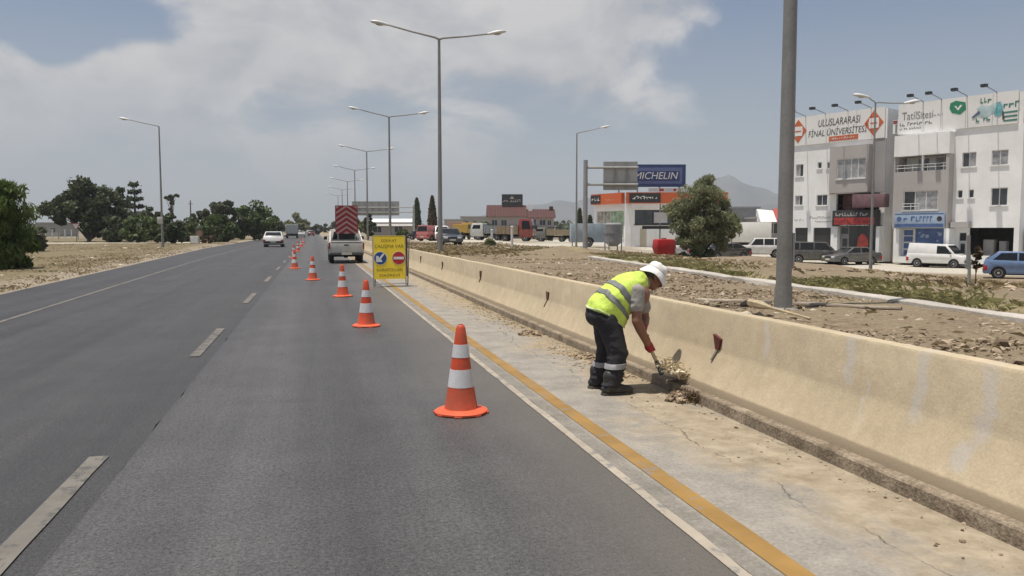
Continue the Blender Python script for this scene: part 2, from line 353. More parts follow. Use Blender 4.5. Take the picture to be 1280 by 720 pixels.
# ================================================================ SETTING
# ---------------------------------------------------------------- ground
def ground():
    xs = [-3000, -1500, -700, -350, -200, -130, -90, -70, -55]+list(np.arange(-44, -7, .7))+[-6.9, -6.3, -5, 0, 3.3, 3.58, 3.64]+list(np.arange(3.9, 16, .3))+list(np.arange(16, 75, 1.))+[78, 90, 110, 150, 220, 350, 700, 1500, 3000]
    ys = [-60, -30, -16]+list(np.arange(-10, 30, .35))+list(np.arange(30, 110, 1.1))+[115, 122, 130, 145, 160, 190, 230, 290, 380, 500, 800, 1500, 3000, 5200]
    vs, zone = [], []
    for y in ys:
        for x in xs:
            z = tz(x, y); n = noise.fractal((x*.5, y*.5, 3), .9, 2, 4); n2 = noise.noise((x*.16, y*.12, 9))
            g = st = gn = 0.
            if x < road_edge(y)+.9:
                e = ss(road_edge(y)+.3, road_edge(y)-1.4, x)
                z = -.05+e*(.09+.10*max(0, n)+.16*max(0, n2)) if x < -6.2 else -.08
                st = ss(-.2, -1.8, x-road_edge(y)); g = .3*(1-st)
                if -70 < x < -12 and 66 < y < 84 and False: g = 1
                if abs(y-(104+.03*x)) < 3.2 and x < -13: g = 1; st = 0; z = .09      # pale side road
            elif x < 3.6: z = -.08
            else:
                kx = kerb_x(y); far = ss(kx+2.5, kx+9, x)
                z += (.05*n+.05*n2)*(1-.6*far) if y < 130 else 0
                for (cx, cy, r_, h_) in ((10.6, 33.5, 1.5, .26), (12.2, 35, 1.3, .22), (5.2, 7.0, 1.0, .06), (25, 41, 3.5, .45), (15, 22, 3, .12), (29, 37, 3, .35), (9.0, 29.5, 2., .22)):   # spoil heaps
                    q = ((x-cx)**2+(y-cy)**2)/r_**2
                    if q < 6: z += h_*math.exp(-q)*(1+.5*n)
                gn = .7*ss(kx+.3, kx+.6, x)*(1-ss(kx+.7, kx+1.7, x))*(1 if y < 60 else 0)
                st = .35*(1-far)+.25*ss(.0, .3, n2)*far
                fd = 30+ (y-20)*-.12
                nf = (x-49.8)*-.9205+(y-47.84)*-.3907; g = ss(13.5, 10.5, nf+1.5*n2)*ss(22, 27, x) if y < 66 else ss(10.5, 14, x)*(1 if y < 150 else .3)
                if 0 < n2 and 5 < x-kx < 18: g *= .4
            if abs(x) > 80 or y > 160: st, g = .6, .15; z = min(z, .15)
            vs.append((x, y, z)); zone.append((g, st, gn, 1))
    nx = len(xs); fs = [(j*nx+i, j*nx+i+1, (j+1)*nx+i+1, (j+1)*nx+i) for j in range(len(ys)-1) for i in range(nx-1)]
    me = bpy.data.meshes.new('ground'); me.from_pydata(vs, [], fs)
    ca = me.color_attributes.new('zone', 'FLOAT_COLOR', 'POINT'); ca.data.foreach_set('color', [c for z in zone for c in z])
    me.polygons.foreach_set('use_smooth', [True]*len(me.polygons)); link('ground', me, M_GROUND, kind='structure')
ground()

def strip(name, left, right, z, m, ys, kind='structure', parent=None, jag=0):
    vs = []
    for i, y in enumerate(ys):
        j = (lambda s: jag*noise.noise((y*2.3, s, 0)))
        vs += [(left(y)+j(1), y, z), (right(y)+j(7), y, z)]
    me = bpy.data.meshes.new(name); me.from_pydata(vs, [], [(2*i, 2*i+1, 2*i+3, 2*i+2) for i in range(len(ys)-1)])
    return link(name, me, m, parent, kind=kind)
YR = list(np.arange(-14, 30, .4))+list(np.arange(30, 100, 4))+[110, 140, 180, 240, 320, 450, 700, 1200]
YL = [-14, 40, 100, 300, 1200]
strip('road', road_edge, lambda y: -1.24, 0, M_ASPH_L, YR, jag=.03)
strip('road_lane', lambda y: -1.24, lambda y: 1.885, .004, M_ASPH_R, YR, jag=.015)
strip('road_shoulder', lambda y: 1.885, lambda y: 3.32, .0045, M_SHOULDER, YR, jag=0)
eline = lambda y: -4.82-.025*min(y, 45)
strip('road_edge_line', lambda y: eline(y)-.05, lambda y: eline(y)+.05, .005, M_WHITE_LINE, YR)
strip('road_lane_line', lambda y: 1.818, lambda y: 1.88, .009, M_WORN_LINE, YR, jag=.012)
strip('road_median_line', lambda y: 2.025, lambda y: 2.155, .009, M_YELLOW_LINE, YR, jag=.006)
y = 3.0
while y < 330:
    strip('road_dash_marking', lambda q: -1.52, lambda q: -1.395, .0088, M_WHITE_LINE, list(np.linspace(y, y+2.9, 8)), jag=.008); y += 7.38

# kerb at the foot of the barrier: worn, with a real step
kb = MB(); prof = [(3.30, -.02), (3.302, .05), (3.305, .088), (3.315, .100), (3.37, .106), (3.42, .108), (3.42, -.02)]
ysk = list(np.arange(-8, 26, .12))+list(np.arange(26, 100, 2))+[120, 160, 240, 420]
kb.rings([[(x+(.008*noise.noise((y*.8, x*3, z*4))+.004*noise.noise((y*4, z*12, 4)) if z > 0 and x < 3.4 else 0), y, z+(.004*noise.noise((y*1.1, x*5, 1)) if z > .05 else 0)) for x, z in prof] for y in ysk])
kb.build('kerb', M_KERB, kind='structure', smooth=28)

# concrete barrier
bar = thing('concrete_barrier', 'long sand-painted concrete median barrier running beside the shoulder', 'barrier', (0, 0, 0))
bp = [(3.375, .06), (3.385, .155), (3.40, .175), (3.512, .435), (3.53, .48), (3.552, .80), (3.565, .822), (3.66, .826), (3.685, .80), (3.72, .5), (3.74, .06)]
b = MB(); ysb = list(np.arange(-8, 40, .3))+list(np.arange(40, 100, 3))+[120, 160, 240, 420]
b.rings([[(x+.006*noise.noise((y*1.3, z*4, 2)), y, z+(.006*noise.noise((y*.5, 5, 2))+.0025*noise.noise((y*5, 5, 2)) if z > .7 else 0)) for x, z in bp] for y in ysb])
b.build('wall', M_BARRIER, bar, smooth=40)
M_REFL = mat('reflector_red', (.10, .018, .016), .3, dirt=(.1, .07, .05), dirt_amt=.5)
M_RUST = mat('dark_bracket', (.19, .16, .125), .8)
refs = [(6.52, .545), (11.97, .53), (17.2, .585), (22.6, .60), (27.4, .60), (33, .6), (39, .6), (46, .6)]
for i, (y, z) in enumerate(refs):
    x = 3.53; t = .013*((i*37) % 5-2)
    m = MB(); a = [(x-.02, y+.07, z+.065), (x-.02, y-.062, z+.058+t), (x-.02, y-.028, z-.07), (x-.02, y+.03, z-.068)]
    m.prism(a, [(p[0]+.03, p[1], p[2]) for p in a]); m.build('reflector', M_REFL, bar)
    m = MB(); xa, xb = np.interp([z-.075, z-.17], [.17, .43, .475, .8], [3.40, 3.512, 3.53, 3.552]); m.prism([(xa-.018, y-.012, z-.075), (xa-.018, y+.018, z-.075), (xb-.018, y+.045, z-.17), (xb-.018, y+.022, z-.17)], [(xa+.02, y-.012, z-.075), (xa+.02, y+.018, z-.075), (xb+.02, y+.045, z-.17), (xb+.02, y+.022, z-.17)])
    m.build('reflector_bracket', M_RUST, bar)
m = MB(); m.box(3.53, 3.55, 8.75, 8.79, .66, .80); m.build('reflector_bracket', M_RUST, bar)

# pale kerb across the rubble ground
kp = [(6.1, -4), (6.45, 0), (7.0, 6.6), (7.28, 9), (7.72, 14.1), (8.9, 24), (10.6, 34), (12.0, 46), (13.3, 60)]
kpi = []
for (x0, y0), (x1, y1) in zip(kp, kp[1:]):
    for t in np.linspace(0, 1, 14)[:-1]: kpi.append((x0+(x1-x0)*t, y0+(y1-y0)*t))
m = MB(); m.rings([[(x+dx, y, tz(x, y)+dz+.02*noise.noise((y*1.5, dx*3, 1))) for dx, dz in ((0, -.2), (.01, .05), (.025, .065), (.21, .07), (.23, .05), (.23, -.2))] for x, y in kpi])
m.build('kerb', M_KERB_PALE, kind='structure', smooth=40)

# mountains far off
def ridge(name, pts, dist, depth, seed, m):
    vs = []; N = 150; fs = []
    px = np.linspace(pts[0][0], pts[-1][0], N); hh = np.interp(px, [p[0] for p in pts], [p[1] for p in pts])
    for j, (dd, hf) in enumerate(((-.16, 0), (-.09, .35), (-.04, .72), (0, 1), (.08, .6), (.2, 0))):
        for i in range(N):
            d = dist*(1+dd); x, y = at(px[i], d)
            n = noise.fractal((px[i]*.03+seed, j*.7, 0), .9, 2, 5)
            vs.append((x, y, max(-2, (hh[i]*dist/1000)*hf*(1+.16*n)+(0 if hf else -3))))
    for j in range(5):
        for i in range(N-1): fs.append((j*N+i, j*N+i+1, (j+1)*N+i+1, (j+1)*N+i))
    me = bpy.data.meshes.new(name); me.from_pydata(vs, [], fs); me.polygons.foreach_set('use_smooth', [True]*len(me.polygons)); link(name, me, m, kind='structure')
M_MTN = mat('mountain_scrub', (.10, .105, .10), 1, var=.3, vs=.01, fine=.2, fs=.05)
ridge('mountains', [(470, 0), (560, 10), (640, 26), (700, 38), (760, 40), (830, 50), (870, 60), (905, 66), (925, 58), (950, 53), (975, 46), (1010, 52), (1060, 44), (1150, 55), (1300, 40), (1500, 30), (1700, 0)], 3600, .2, 3, M_MTN)
ridge('hills', [(540, 0), (700, 12), (800, 20), (900, 30), (960, 34), (1000, 26), (1150, 30), (1400, 0)], 2700, .2, 9, M_MTN)

# ---------------------------------------------------------------- street lamps
def lamp(px_head, tips, label, loc, height, r0=.105, r1=.055, group='street lamps along the median', box=False):
    t = thing('street_lamp', label, 'street lamp', loc, 0, group)
    m = MB(); m.tube([(0, 0, 0), (0, 0, height*.5), (0, 0, height)], [r0, (r0+r1)/2, r1], 14); m.build('pole', M_POLE, t, smooth=40)
    m = MB(); m.lathe([(r0*1.9, -.05), (r0*1.9, .03), (r0*1.15, .05), (r0*1.1, .30)], 14); m.build('base_plate', M_POLE, t)
    m = MB(); m.box(r0-.02, r0+.008, -.06, .06, .55, .95); m.build('hatch', M_STEEL, t)
    for (dx, dy, dz) in tips:
        a = V((0, 0, height-.03)); e = V((dx, dy, height+dz)); d = (e-a)
        m = MB(); m.tube([a, a+d*.08+V((0, 0, .04)), a+d*.55, e], [r1*.9, r1*.75, r1*.65, r1*.55], 8); ar = m.build('arm', M_POLE, t, smooth=40)
        h = V((dx, dy, 0)).normalized(); sd_ = V((-h.y, h.x, 0)); L = .85
        rs = []
        for s_, w, up_, dn in ((-.08, .05, .05, .05), (.1, .10, .085, .06), (.35, .155, .12, .075), (.6, .16, .12, .07), (.8, .10, .07, .04), (L, .03, .02, .01)):
            c = e+h*s_+V((0, 0, s_*.16))
            rs.append([c+sd_*w*math.cos(q)+V((0, 0, (up_ if math.sin(q) > 0 else dn)*math.sin(q))) for q in np.linspace(0, 2*math.pi, 13)[:-1]])
        m = MB(); m.rings(rs); hd = m.build('lamp_head', M_LAMP, t, smooth=60)
        m = MB(); c = e+h*.38+V((0, 0, .38*.16-.055)); m.blob(c, (.20 if abs(h.x) > .7 else .11, .11 if abs(h.x) > .7 else .20, .06)); m.build('lens', M_LENS, hd, smooth=60)
    return t
names = ['thick grey lamp pole just behind the barrier right of the worker', 'tall double-armed street lamp behind the warning sign, largest complete one',
         'double-armed street lamp second in the row, right of the pickup', 'double-armed street lamp third in the row, above the warning sign', 'fourth double-armed street lamp of the median row', 'fifth double-armed street lamp of the median row', 'sixth double-armed street lamp of the median row', 'seventh tiny double-armed street lamp far down the median row']
L2 = [(-2.45, .25, .58), (2.45, -.25, .32)]
for i, (x, y) in enumerate([(5.52, 8.62), (6.08, 39.6), (6.14, 67.4), (6.2, 97.5), (6.25, 128), (6.3, 158), (6.35, 190), (6.4, 224)]):
    lamp(0, L2, names[i], (x, y, tz(x, y)-.03), 10.9-tz(x, y)+.03, r0=.094 if i == 0 else .12, r1=.054 if i == 0 else .066)
x, y = at(720, 75); lamp(0, [(2.25, -.35, .55)], 'single-armed lamp left of the orange and white tyre shop', (x, y, tz(x, y)-.1), 10.6-tz(x, y), .1, .055, 'single-armed lamps on the side road')
x, y = at(1087, 45); lamp(0, [(1.62, -.35, -.02), (-.4, .1, .3)], 'slim lamp standing before the red and black shop front', (x, y, tz(x, y)-.1), 8.7-tz(x, y), .085, .045, 'single-armed lamps on the side road')
x, y = at(205, 72); t = lamp(0, [(-2.5, .3, .55)], 'single-armed lamp on the left verge with pale box on its pole', (x, y, 0), 10.75, .11, .055, 'single-armed lamps on the left verge')
m = MB(); m.box(-.35, .1, -.28, -.13, 2.15, 2.75); m.build('control_box', mat('box_pale', (.5, .49, .46), .6), t, bevel=.02)

# ---------------------------------------------------------------- framed facades
class Frame:
    """u along a facade, n out of it, z up"""
    def __init__(s, o, ang): s.o = V(o); s.u = V((-math.sin(ang), math.cos(ang), 0)); s.n = V((-math.cos(ang), -math.sin(ang), 0))
    def p(s, u, n, z): return s.o+s.u*u+s.n*n+V((0, 0, z))
    def box(s, mb, u0, u1, n0, n1, z0, z1): return mb.hexa([s.p(u0, n0, z0), s.p(u0, n1, z0), s.p(u1, n1, z0), s.p(u1, n0, z0), s.p(u0, n0, z1), s.p(u0, n1, z1), s.p(u1, n1, z1), s.p(u1, n0, z1)])
    def wall(s, mb, u0, u1, z0, z1, n, th, holes):
        us = sorted({u0, u1, *[min(max(h[0], u0), u1) for h in holes], *[min(max(h[1], u0), u1) for h in holes]}); zs = sorted({z0, z1, *[min(max(h[2], z0), z1) for h in holes], *[min(max(h[3], z0), z1) for h in holes]})
        ok = lambda i, j: 0 <= i < len(us)-1 and 0 <= j < len(zs)-1 and not any(h[0]-1e-6 <= us[i] and us[i+1] <= h[1]+1e-6 and h[2]-1e-6 <= zs[j] and zs[j+1] <= h[3]+1e-6 for h in holes)
        for i in range(len(us)-1):
            for j in range(len(zs)-1):
                if not ok(i, j): continue
                a, b_, c, d = us[i], us[i+1], zs[j], zs[j+1]; q = lambda u, z, k: s.p(u, n-k*th, z)
                mb.add([q(a, c, 0), q(b_, c, 0), q(b_, d, 0), q(a, d, 0)], [(3, 2, 1, 0)]); mb.add([q(a, c, 1), q(b_, c, 1), q(b_, d, 1), q(a, d, 1)], [(0, 1, 2, 3)])
                for (di, dj, A, B) in ((-1, 0, (a, c), (a, d)), (1, 0, (b_, c), (b_, d)), (0, -1, (a, c), (b_, c)), (0, 1, (a, d), (b_, d))):
                    if not ok(i+di, j+dj): mb.add([q(*A, 0), q(*B, 0), q(*B, 1), q(*A, 1)], [(0, 1, 2, 3)])
    def window(s, parent, u0, u1, z0, z1, n, panes, mf, sill=True, bars=1):
        """frame standing in the opening, one pane per bay as sub-parts"""
        m = MB(); w = .055
        s.box(m, u0, u0+w, n-.14, n-.06, z0, z1); s.box(m, u1-w, u1, n-.14, n-.06, z0, z1); s.box(m, u0+w, u1-w, n-.14, n-.06, z0, z0+w); s.box(m, u0+w, u1-w, n-.14, n-.06, z1-w, z1)
        k = len(panes); e = np.linspace(u0+w, u1-w, k+1)
        for q in e[1:-1]: s.box(m, q-.03, q+.03, n-.135, n-.065, z0+w, z1-w)
        f = m.build('window', mf, parent)
        for i, pm in enumerate(panes):
            m = MB(); s.box(m, e[i]+.002, e[i+1]-.002, n-.115, n-.10, z0+w-.01, z1-w+.01); m.build('pane', pm, f)
        if sill:
            m = MB(); s.box(m, u0-.08, u1+.08, n-.05, n+.07, z0-.09, z0-.005); m.build('sill', mf, f)
        return f
M_STUCCO = mat('white_stucco', (.82, .82, .815), .85, var=.07, vs=.6, fine=.03, bump=.2, dirt=(.6, .58, .55), dirt_amt=.25, streak=.06)
M_GREYW = mat('grey_render', (.40, .375, .365), .85, var=.07, vs=.6, fine=.03, bump=.2, streak=.10)
M_GREYD = mat('grey_render_dark', (.31, .30, .297), .85, var=.07, vs=.6)
M_BEIGE = mat('beige_render', (.48, .43, .35), .85, var=.08, vs=.6)
M_FRAMEW = mat('window_frame', (.62, .62, .61), .5)
M_PANE = mat('pane_dark', (.04, .045, .05), .12, spec=.8, var=.35, vs=1.2)
M_PANEC = mat('pane_curtain', (.30, .30, .31), .25, spec=.7, var=.3, vs=3)
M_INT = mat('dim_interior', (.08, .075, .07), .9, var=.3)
M_BANNER = mat('banner_vinyl', (.76, .755, .74), .55, var=.04, vs=.5, dirt=(.55, .53, .5), dirt_amt=.3)
M_ORLOGO = mat('logo_orange', (.52, .13, .055), .6)
M_INK = mat('banner_ink', (.06, .058, .06), .6)
M_INKG = mat('banner_ink_grey', (.22, .22, .23), .6)
M_GREEN = mat('logo_green', (.03, .22, .11), .5); M_TEAL = mat('print_teal', (.16, .42, .46), .5, var=.3, vs=2); M_DGREEN = mat('print_dark_green', (.06, .20, .16), .5)
M_MAROON = mat('banner_maroon', (.24, .05, .05), .6)
M_BLUE = mat('shop_blue', (.07, .12, .27), .45, var=.25, vs=2); M_BLUEP = mat('shop_pale_blue', (.30, .38, .50), .5, var=.1)
M_REDS = mat('shop_red', (.40, .045, .04), .5); M_SHOPB = mat('shop_black', (.03, .028, .03), .5)
M_MAUVE = mat('awning_mauve', (.16, .09, .10), .7, var=.3, vs=2)

def spot(F, parent, u, z, n0):
    m = MB(); m.tube([F.p(u, n0, z-.15), F.p(u, n0+.1, z+.05), F.p(u+.1, n0+1.9, z+.36)], .035, 6); a = m.build('floodlight_arm', M_INKG, parent)
    m = MB(); d = F.p(u+.1, n0+1.9, z+.34); m.hexa([d+F.u*a_+F.n*b_+V((0, 0, c_)) for c_ in (-.12, .09) for a_, b_ in ((-.2, -.15), (-.2, .2), (.2, .2), (.2, -.15))]); m.build('floodlight', M_BLACK, a)

def banner_panels(F, parent, us, z0, z1, n):
    for a, b_ in zip(us, us[1:]):
        m = MB(); F.box(m, a+.012, b_-.012, n, n+.09, z0, z1); m.build('banner_panel', M_BANNER, parent)
def flat(F, parent, name, pts, n, m_):
    m = MB(); m.prism([F.p(u, n, z) for u, z in pts], [F.p(u, n+.012, z) for u, z in pts]); return m.build(name, m_, parent)
def txt(F, parent, s, uc, zc, w, h, n, m_, name='lettering', shear=0, tilt=0):
    return text_mb(s, w, h, lambda a, b_, d: F.p(uc-a, n+d, zc+b_+tilt*a), .012, shear).build(name, m_, parent)
def scribble(F, parent, uc, zc, w, h, n, m_, seed):
    """a line of print too small to read: short strokes of ink"""
    rnd = random.Random(seed); m = MB(); u = uc+w/2
    while u > uc-w/2:
        a = rnd.uniform(.35, .9)*h; z0 = zc-h/2+rnd.choice((0, 0, .1))*h; z1 = zc+h/2-rnd.choice((0, .3, .3))*h
        F.box(m, u-a*.35, u, n, n+.01, z0, z1); F.box(m, u-a, u-a*.35, n, n+.01, *( (z0, z0+.28*h) if rnd.random() < .5 else (z1-.28*h, z1))); u -= a+h*.18*(1 if rnd.random() < .8 else 4)
    return m.build('small_print', m_, parent, kind='stuff')

ANG = R(23)
F = Frame((49.8, 47.84, -1.05), ANG)
def block_right():
    t = thing('apartment_block', 'white three-storey block with blue shop and teal banner on its roofline', 'building', (0, 0, 0), 0, 'shop and flat blocks at the right')
    wins = [(3.15, 4.17, 7.4, 8.52, (M_PANEC, M_PANE)), (.94, 2.08, 7.4, 8.52, (M_PANEC, M_PANEC)), (.88, 2.02, 4.43, 5.75, (M_PANE, M_PANE)), (4.04, 4.42, 5.06, 5.68, (M_PANE,)), (3.22, 3.6, 5.06, 5.70, (M_PANE,))]
    m = MB(); F.wall(m, 0, 4.75, 0, 10.4, 0, .25, [w[:4] for w in wins]+[(.35, 3.5, .55, 2.8), (3.62, 4.2, 0, 2.45)])
    F.box(m, 0, .25, -11, -.25, 0, 12.6); F.box(m, 9.0, 9.25, -11, -.25, 0, 12.6); F.box(m, .25, 9.0, -11, -10.75, 0, 12.6)
    for z in (2.9, 6.1, 10.0): F.box(m, .25, 9.0, -10.75, -.25, z, z+.2)
    m.build('wall', M_STUCCO, t)
    m = MB(); F.box(m, 0, 9.25, -.3, 0, 10.4, 12.6); m.build('parapet', M_STUCCO, t)
    # grey projecting bay
    m = MB(); F.wall(m, 4.75, 9.05, 2.75, 8.5, .8, .22, [(5.0, 8.95, 7.27, 8.5), (5.5, 8.2, 4.2, 5.72)])
    F.box(m, 4.75, 4.97, -.25, .58, 2.75, 8.5); F.box(m, 8.83, 9.05, -.25, .58, 2.75, 8.5); m.build('bay', M_GREYW, t)
    m = MB(); F.box(m, 4.75, 9.05, -.2, .86, 8.5, 10.15); m.build('balcony_parapet', M_STUCCO, t)
    m = MB(); F.box(m, 4.97, 8.83, -.75, .58, 7.05, 7.25); F.box(m, 4.97, 8.83, -.75, .58, 2.75, 2.95); m.build('balcony_floor', M_GREYD, t)
    m = MB(); F.wall(m, 4.97, 8.83, 2.95, 8.5, -.75, .2, [(5.15, 6.5, 7.3, 8.4), (7.0, 7.9, 7.3, 8.4), (5.6, 8.1, 4.2, 5.7)]); m.build('balcony_wall', M_STUCCO, t)
    F.window(t, 5.15, 6.5, 7.3, 8.4, -.75, (M_PANE, M_PANEC), M_FRAMEW, False); F.window(t, 7.0, 7.9, 7.3, 8.4, -.75, (M_PANE, M_PANEC), M_FRAMEW, False)
    m = MB(); F.box(m, 6.72, 6.86, .6, .8, 7.27, 8.5)
    for z in (7.55, 7.78): m.tube([F.p(5.0, .7, z), F.p(8.95, .7, z)], .025, 6)
    for u in np.linspace(5.2, 8.8, 7): m.tube([F.p(u, .7, 7.25), F.p(u, .7, 7.78)], .02, 5)
    m.build('railing', M_FRAMEW, t)
    F.window(t, 5.5, 8.2, 4.2, 5.72, .8, (M_PANEC, M_PANEC, M_PANE), M_FRAMEW)
    m = MB()
    for z in (4.5, 4.72): m.tube([F.p(6.9, .86, z), F.p(8.2, .86, z)], .025, 6)
    for u in (6.9, 7.55, 8.2): m.tube([F.p(u, .86, 4.2), F.p(u, .86, 4.74)], .025, 5)
    m.build('railing', M_FRAMEW, t)
    for w in wins: F.window(t, *w[:4], 0, w[4], M_FRAMEW)
    # dim shop on the ground floor right
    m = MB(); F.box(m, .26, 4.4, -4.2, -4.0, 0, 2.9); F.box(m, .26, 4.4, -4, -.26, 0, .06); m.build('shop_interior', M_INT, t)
    for u, w, h, c in ((2.5, .75, 1.9, M_GREYW), (1.5, .5, 1.8, M_GREYD), (1.0, .9, 1.0, M_FRAMEW), (3.1, .4, 1.05, M_FRAMEW)):
        m = MB(); F.box(m, u-w/2, u+w/2, -1.6, -1.1, .06, h); F.box(m, u-w/2+.05, u+w/2-.05, -1.098, -1.07, .15, h*.45); F.box(m, u-w/2+.05, u+w/2-.05, -1.098, -1.07, h*.5, h-.06); m.build('shop_cabinet', c, t, bevel=.02)
    m = MB(); F.box(m, 3.3, 4.6, -.02, .55, 2.82, 3.25); m.build('door_canopy', M_GREYW, t)
    F.window(t, 3.62, 4.2, 1.75, 2.45, 0, (M_PANE,), M_FRAMEW, False)
    m = MB(); F.box(m, 3.63, 4.19, -.14, -.08, 0, 1.74); d = m.build('door', M_FRAMEW, t); m = MB(); F.box(m, 3.75, 4.07, -.079, -.06, .7, 1.6); m.build('pane', M_PANE, d)
    # blue shop front under the bay
    m = MB(); F.box(m, 4.55, 4.95, -.2, .8, 0, 2.75); m.build('pilaster', M_STUCCO, t); m = MB(); F.box(m, 8.45, 8.9, -.2, .8, 0, 2.75); m.build('pilaster', M_STUCCO, t); m = MB(); F.box(m, 4.95, 8.45, -.2, .78, 0, .5); m.build('plinth', M_STUCCO, t)
    m = MB(); F.box(m, 4.96, 7.35, .2, .3, .5, 2.78); m.build('shop_window', M_BLUE, t)
    for i in range(10):
        rnd = random.Random(i); u = rnd.uniform(5.1, 7.1); z = rnd.uniform(.8, 2.4); w = rnd.uniform(.1, .3)
        flat(F, t, 'sticker', [(u, z), (u+w, z+.05), (u+w*.8, z+w*1.1), (u-.05, z+w)], .305, M_BLUEP)
    m = MB(); F.box(m, 7.35, 7.45, .2, .4, .5, 2.75); F.box(m, 7.45, 8.44, .22, .26, .5, 2.75); dd = m.build('shop_door', M_FRAMEW, t)
    for z in (.6, 1.15, 1.7, 2.2): m = MB(); F.box(m, 7.6, 8.3, .262, .28, z, z+.42); m.build('pane', M_BLUE, dd)
    m = MB(); F.box(m, 4.85, 8.75, .82, 1.05, 2.82, 3.98); sg = m.build('shop_sign', M_BLUEP, t, bevel=.02)
    flat(F, sg, 'sign_border', [(4.9, 2.86), (8.7, 2.86), (8.7, 3.12), (4.9, 3.12)], 1.052, M_BLUE)
    flat(F, sg, 'sign_border', [(4.9, 3.88), (8.7, 3.88), (8.7, 3.95), (4.9, 3.95)], 1.052, M_BLUE)
    flat(F, sg, 'sign_emblem', [(8.35+.2*math.cos(a), 3.5+.2*math.sin(a)) for a in np.linspace(0, 6.28, 13)[:-1]], 1.052, M_BLUE); flat(F, sg, 'sign_emblem', [(5.2+.2*math.cos(a), 3.5+.2*math.sin(a)) for a in np.linspace(0, 6.28, 13)[:-1]], 1.052, M_SHOPB)
    scribble(F, sg, 6.75, 3.5, 2.5, .42, 1.052, M_BLUE, 5)
    # roofline banner
    banner_panels(F, t, [.38, 2.1, 4.0, 5.85, 7.25, 9.2], 10.35, 12.72, .02)
    n = .113
    txt(F, t, 'Tatil', 8.3, 11.75, 1.15, .62, n, M_INKG); txt(F, t, 'Sitesi', 7.05, 11.72, 1.25, .6, n, M_INKG); scribble(F, t, 6.05, 11.58, .65, .16, n, M_INKG, 12)
    scribble(F, t, 7.75, 11.12, 2.6, .3, n, M_INKG, 3); scribble(F, t, 8.2, 10.78, 1.7, .2, n, M_INKG, 4)
    flat(F, t, 'logo', [(5.15, 12.35), (4.75, 12.5), (4.05, 12.3), (3.98, 11.75), (4.4, 11.42), (5.0, 11.6), (5.2, 11.95)], n, M_GREEN)
    flat(F, t, 'logo_mark', [(4.85, 12.1), (4.7, 12.1), (4.6, 11.9), (4.4, 12.15), (4.25, 12.1), (4.55, 11.72)], n+.014, M_BANNER)
    rr = random.Random(5); pts = [(3.2, 11.7), (2.9, 11.95), (2.4, 11.8), (1.9, 12.0), (1.55, 12.05), (1.35, 11.6), (1.5, 11.1), (2.1, 11.25), (2.6, 10.95), (3.1, 11.1)]
    flat(F, t, 'printed_splash', pts, n, mat('print_pale_teal', (.42, .54, .56), .5, var=.25, vs=2)); flat(F, t, 'printed_drop', [(1.95, 11.5), (1.7, 12.05), (1.45, 11.7), (1.35, 11.2), (1.7, 10.95), (2.0, 11.15)], n+.014, M_TEAL)
    scribble(F, t, 2.6, 12.25, .75, .4, n+.002, M_DGREEN, 8); scribble(F, t, 2.75, 10.9, 1.0, .4, n+.016, M_DGREEN, 9); scribble(F, t, .95, 11.75, .85, .42, n, M_DGREEN, 10)
    flat(F, t, 'printed_bottle', [(3.55, 11.1), (3.45, 11.0), (2.95, 11.35), (2.98, 11.5), (3.1, 11.5)], n+.02, mat('print_navy', (.10, .13, .22), .5))
    flat(F, t, 'printed_bottle', [(1.45, 11.35), (1.35, 11.3), (1.25, 10.7), (1.4, 10.7)], n+.02, M_INK)
    for z in (11.15, 10.85, 10.55): flat(F, t, 'printed_stripe', [(.42, z), (1.3, z), (1.35, z+.11), (.42, z+.14)], n, M_DGREEN)
    m = MB(); F.box(m, 9.2, 9.62, -.05, .1, 10.45, 11.55); pb = m.build('side_poster', M_BANNER, t); flat(F, pb, 'printed_block', [(9.25, 10.5), (9.42, 10.5), (9.42, 11.2), (9.25, 11.2)], .101, M_INKG); flat(F, pb, 'printed_block', [(9.25, 11.25), (9.6, 11.25), (9.6, 11.5), (9.25, 11.5)], .101, M_MAROON)
    m = MB(); F.box(m, -.09, -.01, -7, .1, 10.3, 12.68); m.build('side_banner', M_MAROON, t)
    for u in (7.23, 5.82, 3.94, 1.87): spot(F, t, u, 12.72, .05)
    m = MB(); F.box(m, -1.6, -.3, -5.5, -.6, 0, 2.6); m.build('annex', M_GREYD, t)
block_right()

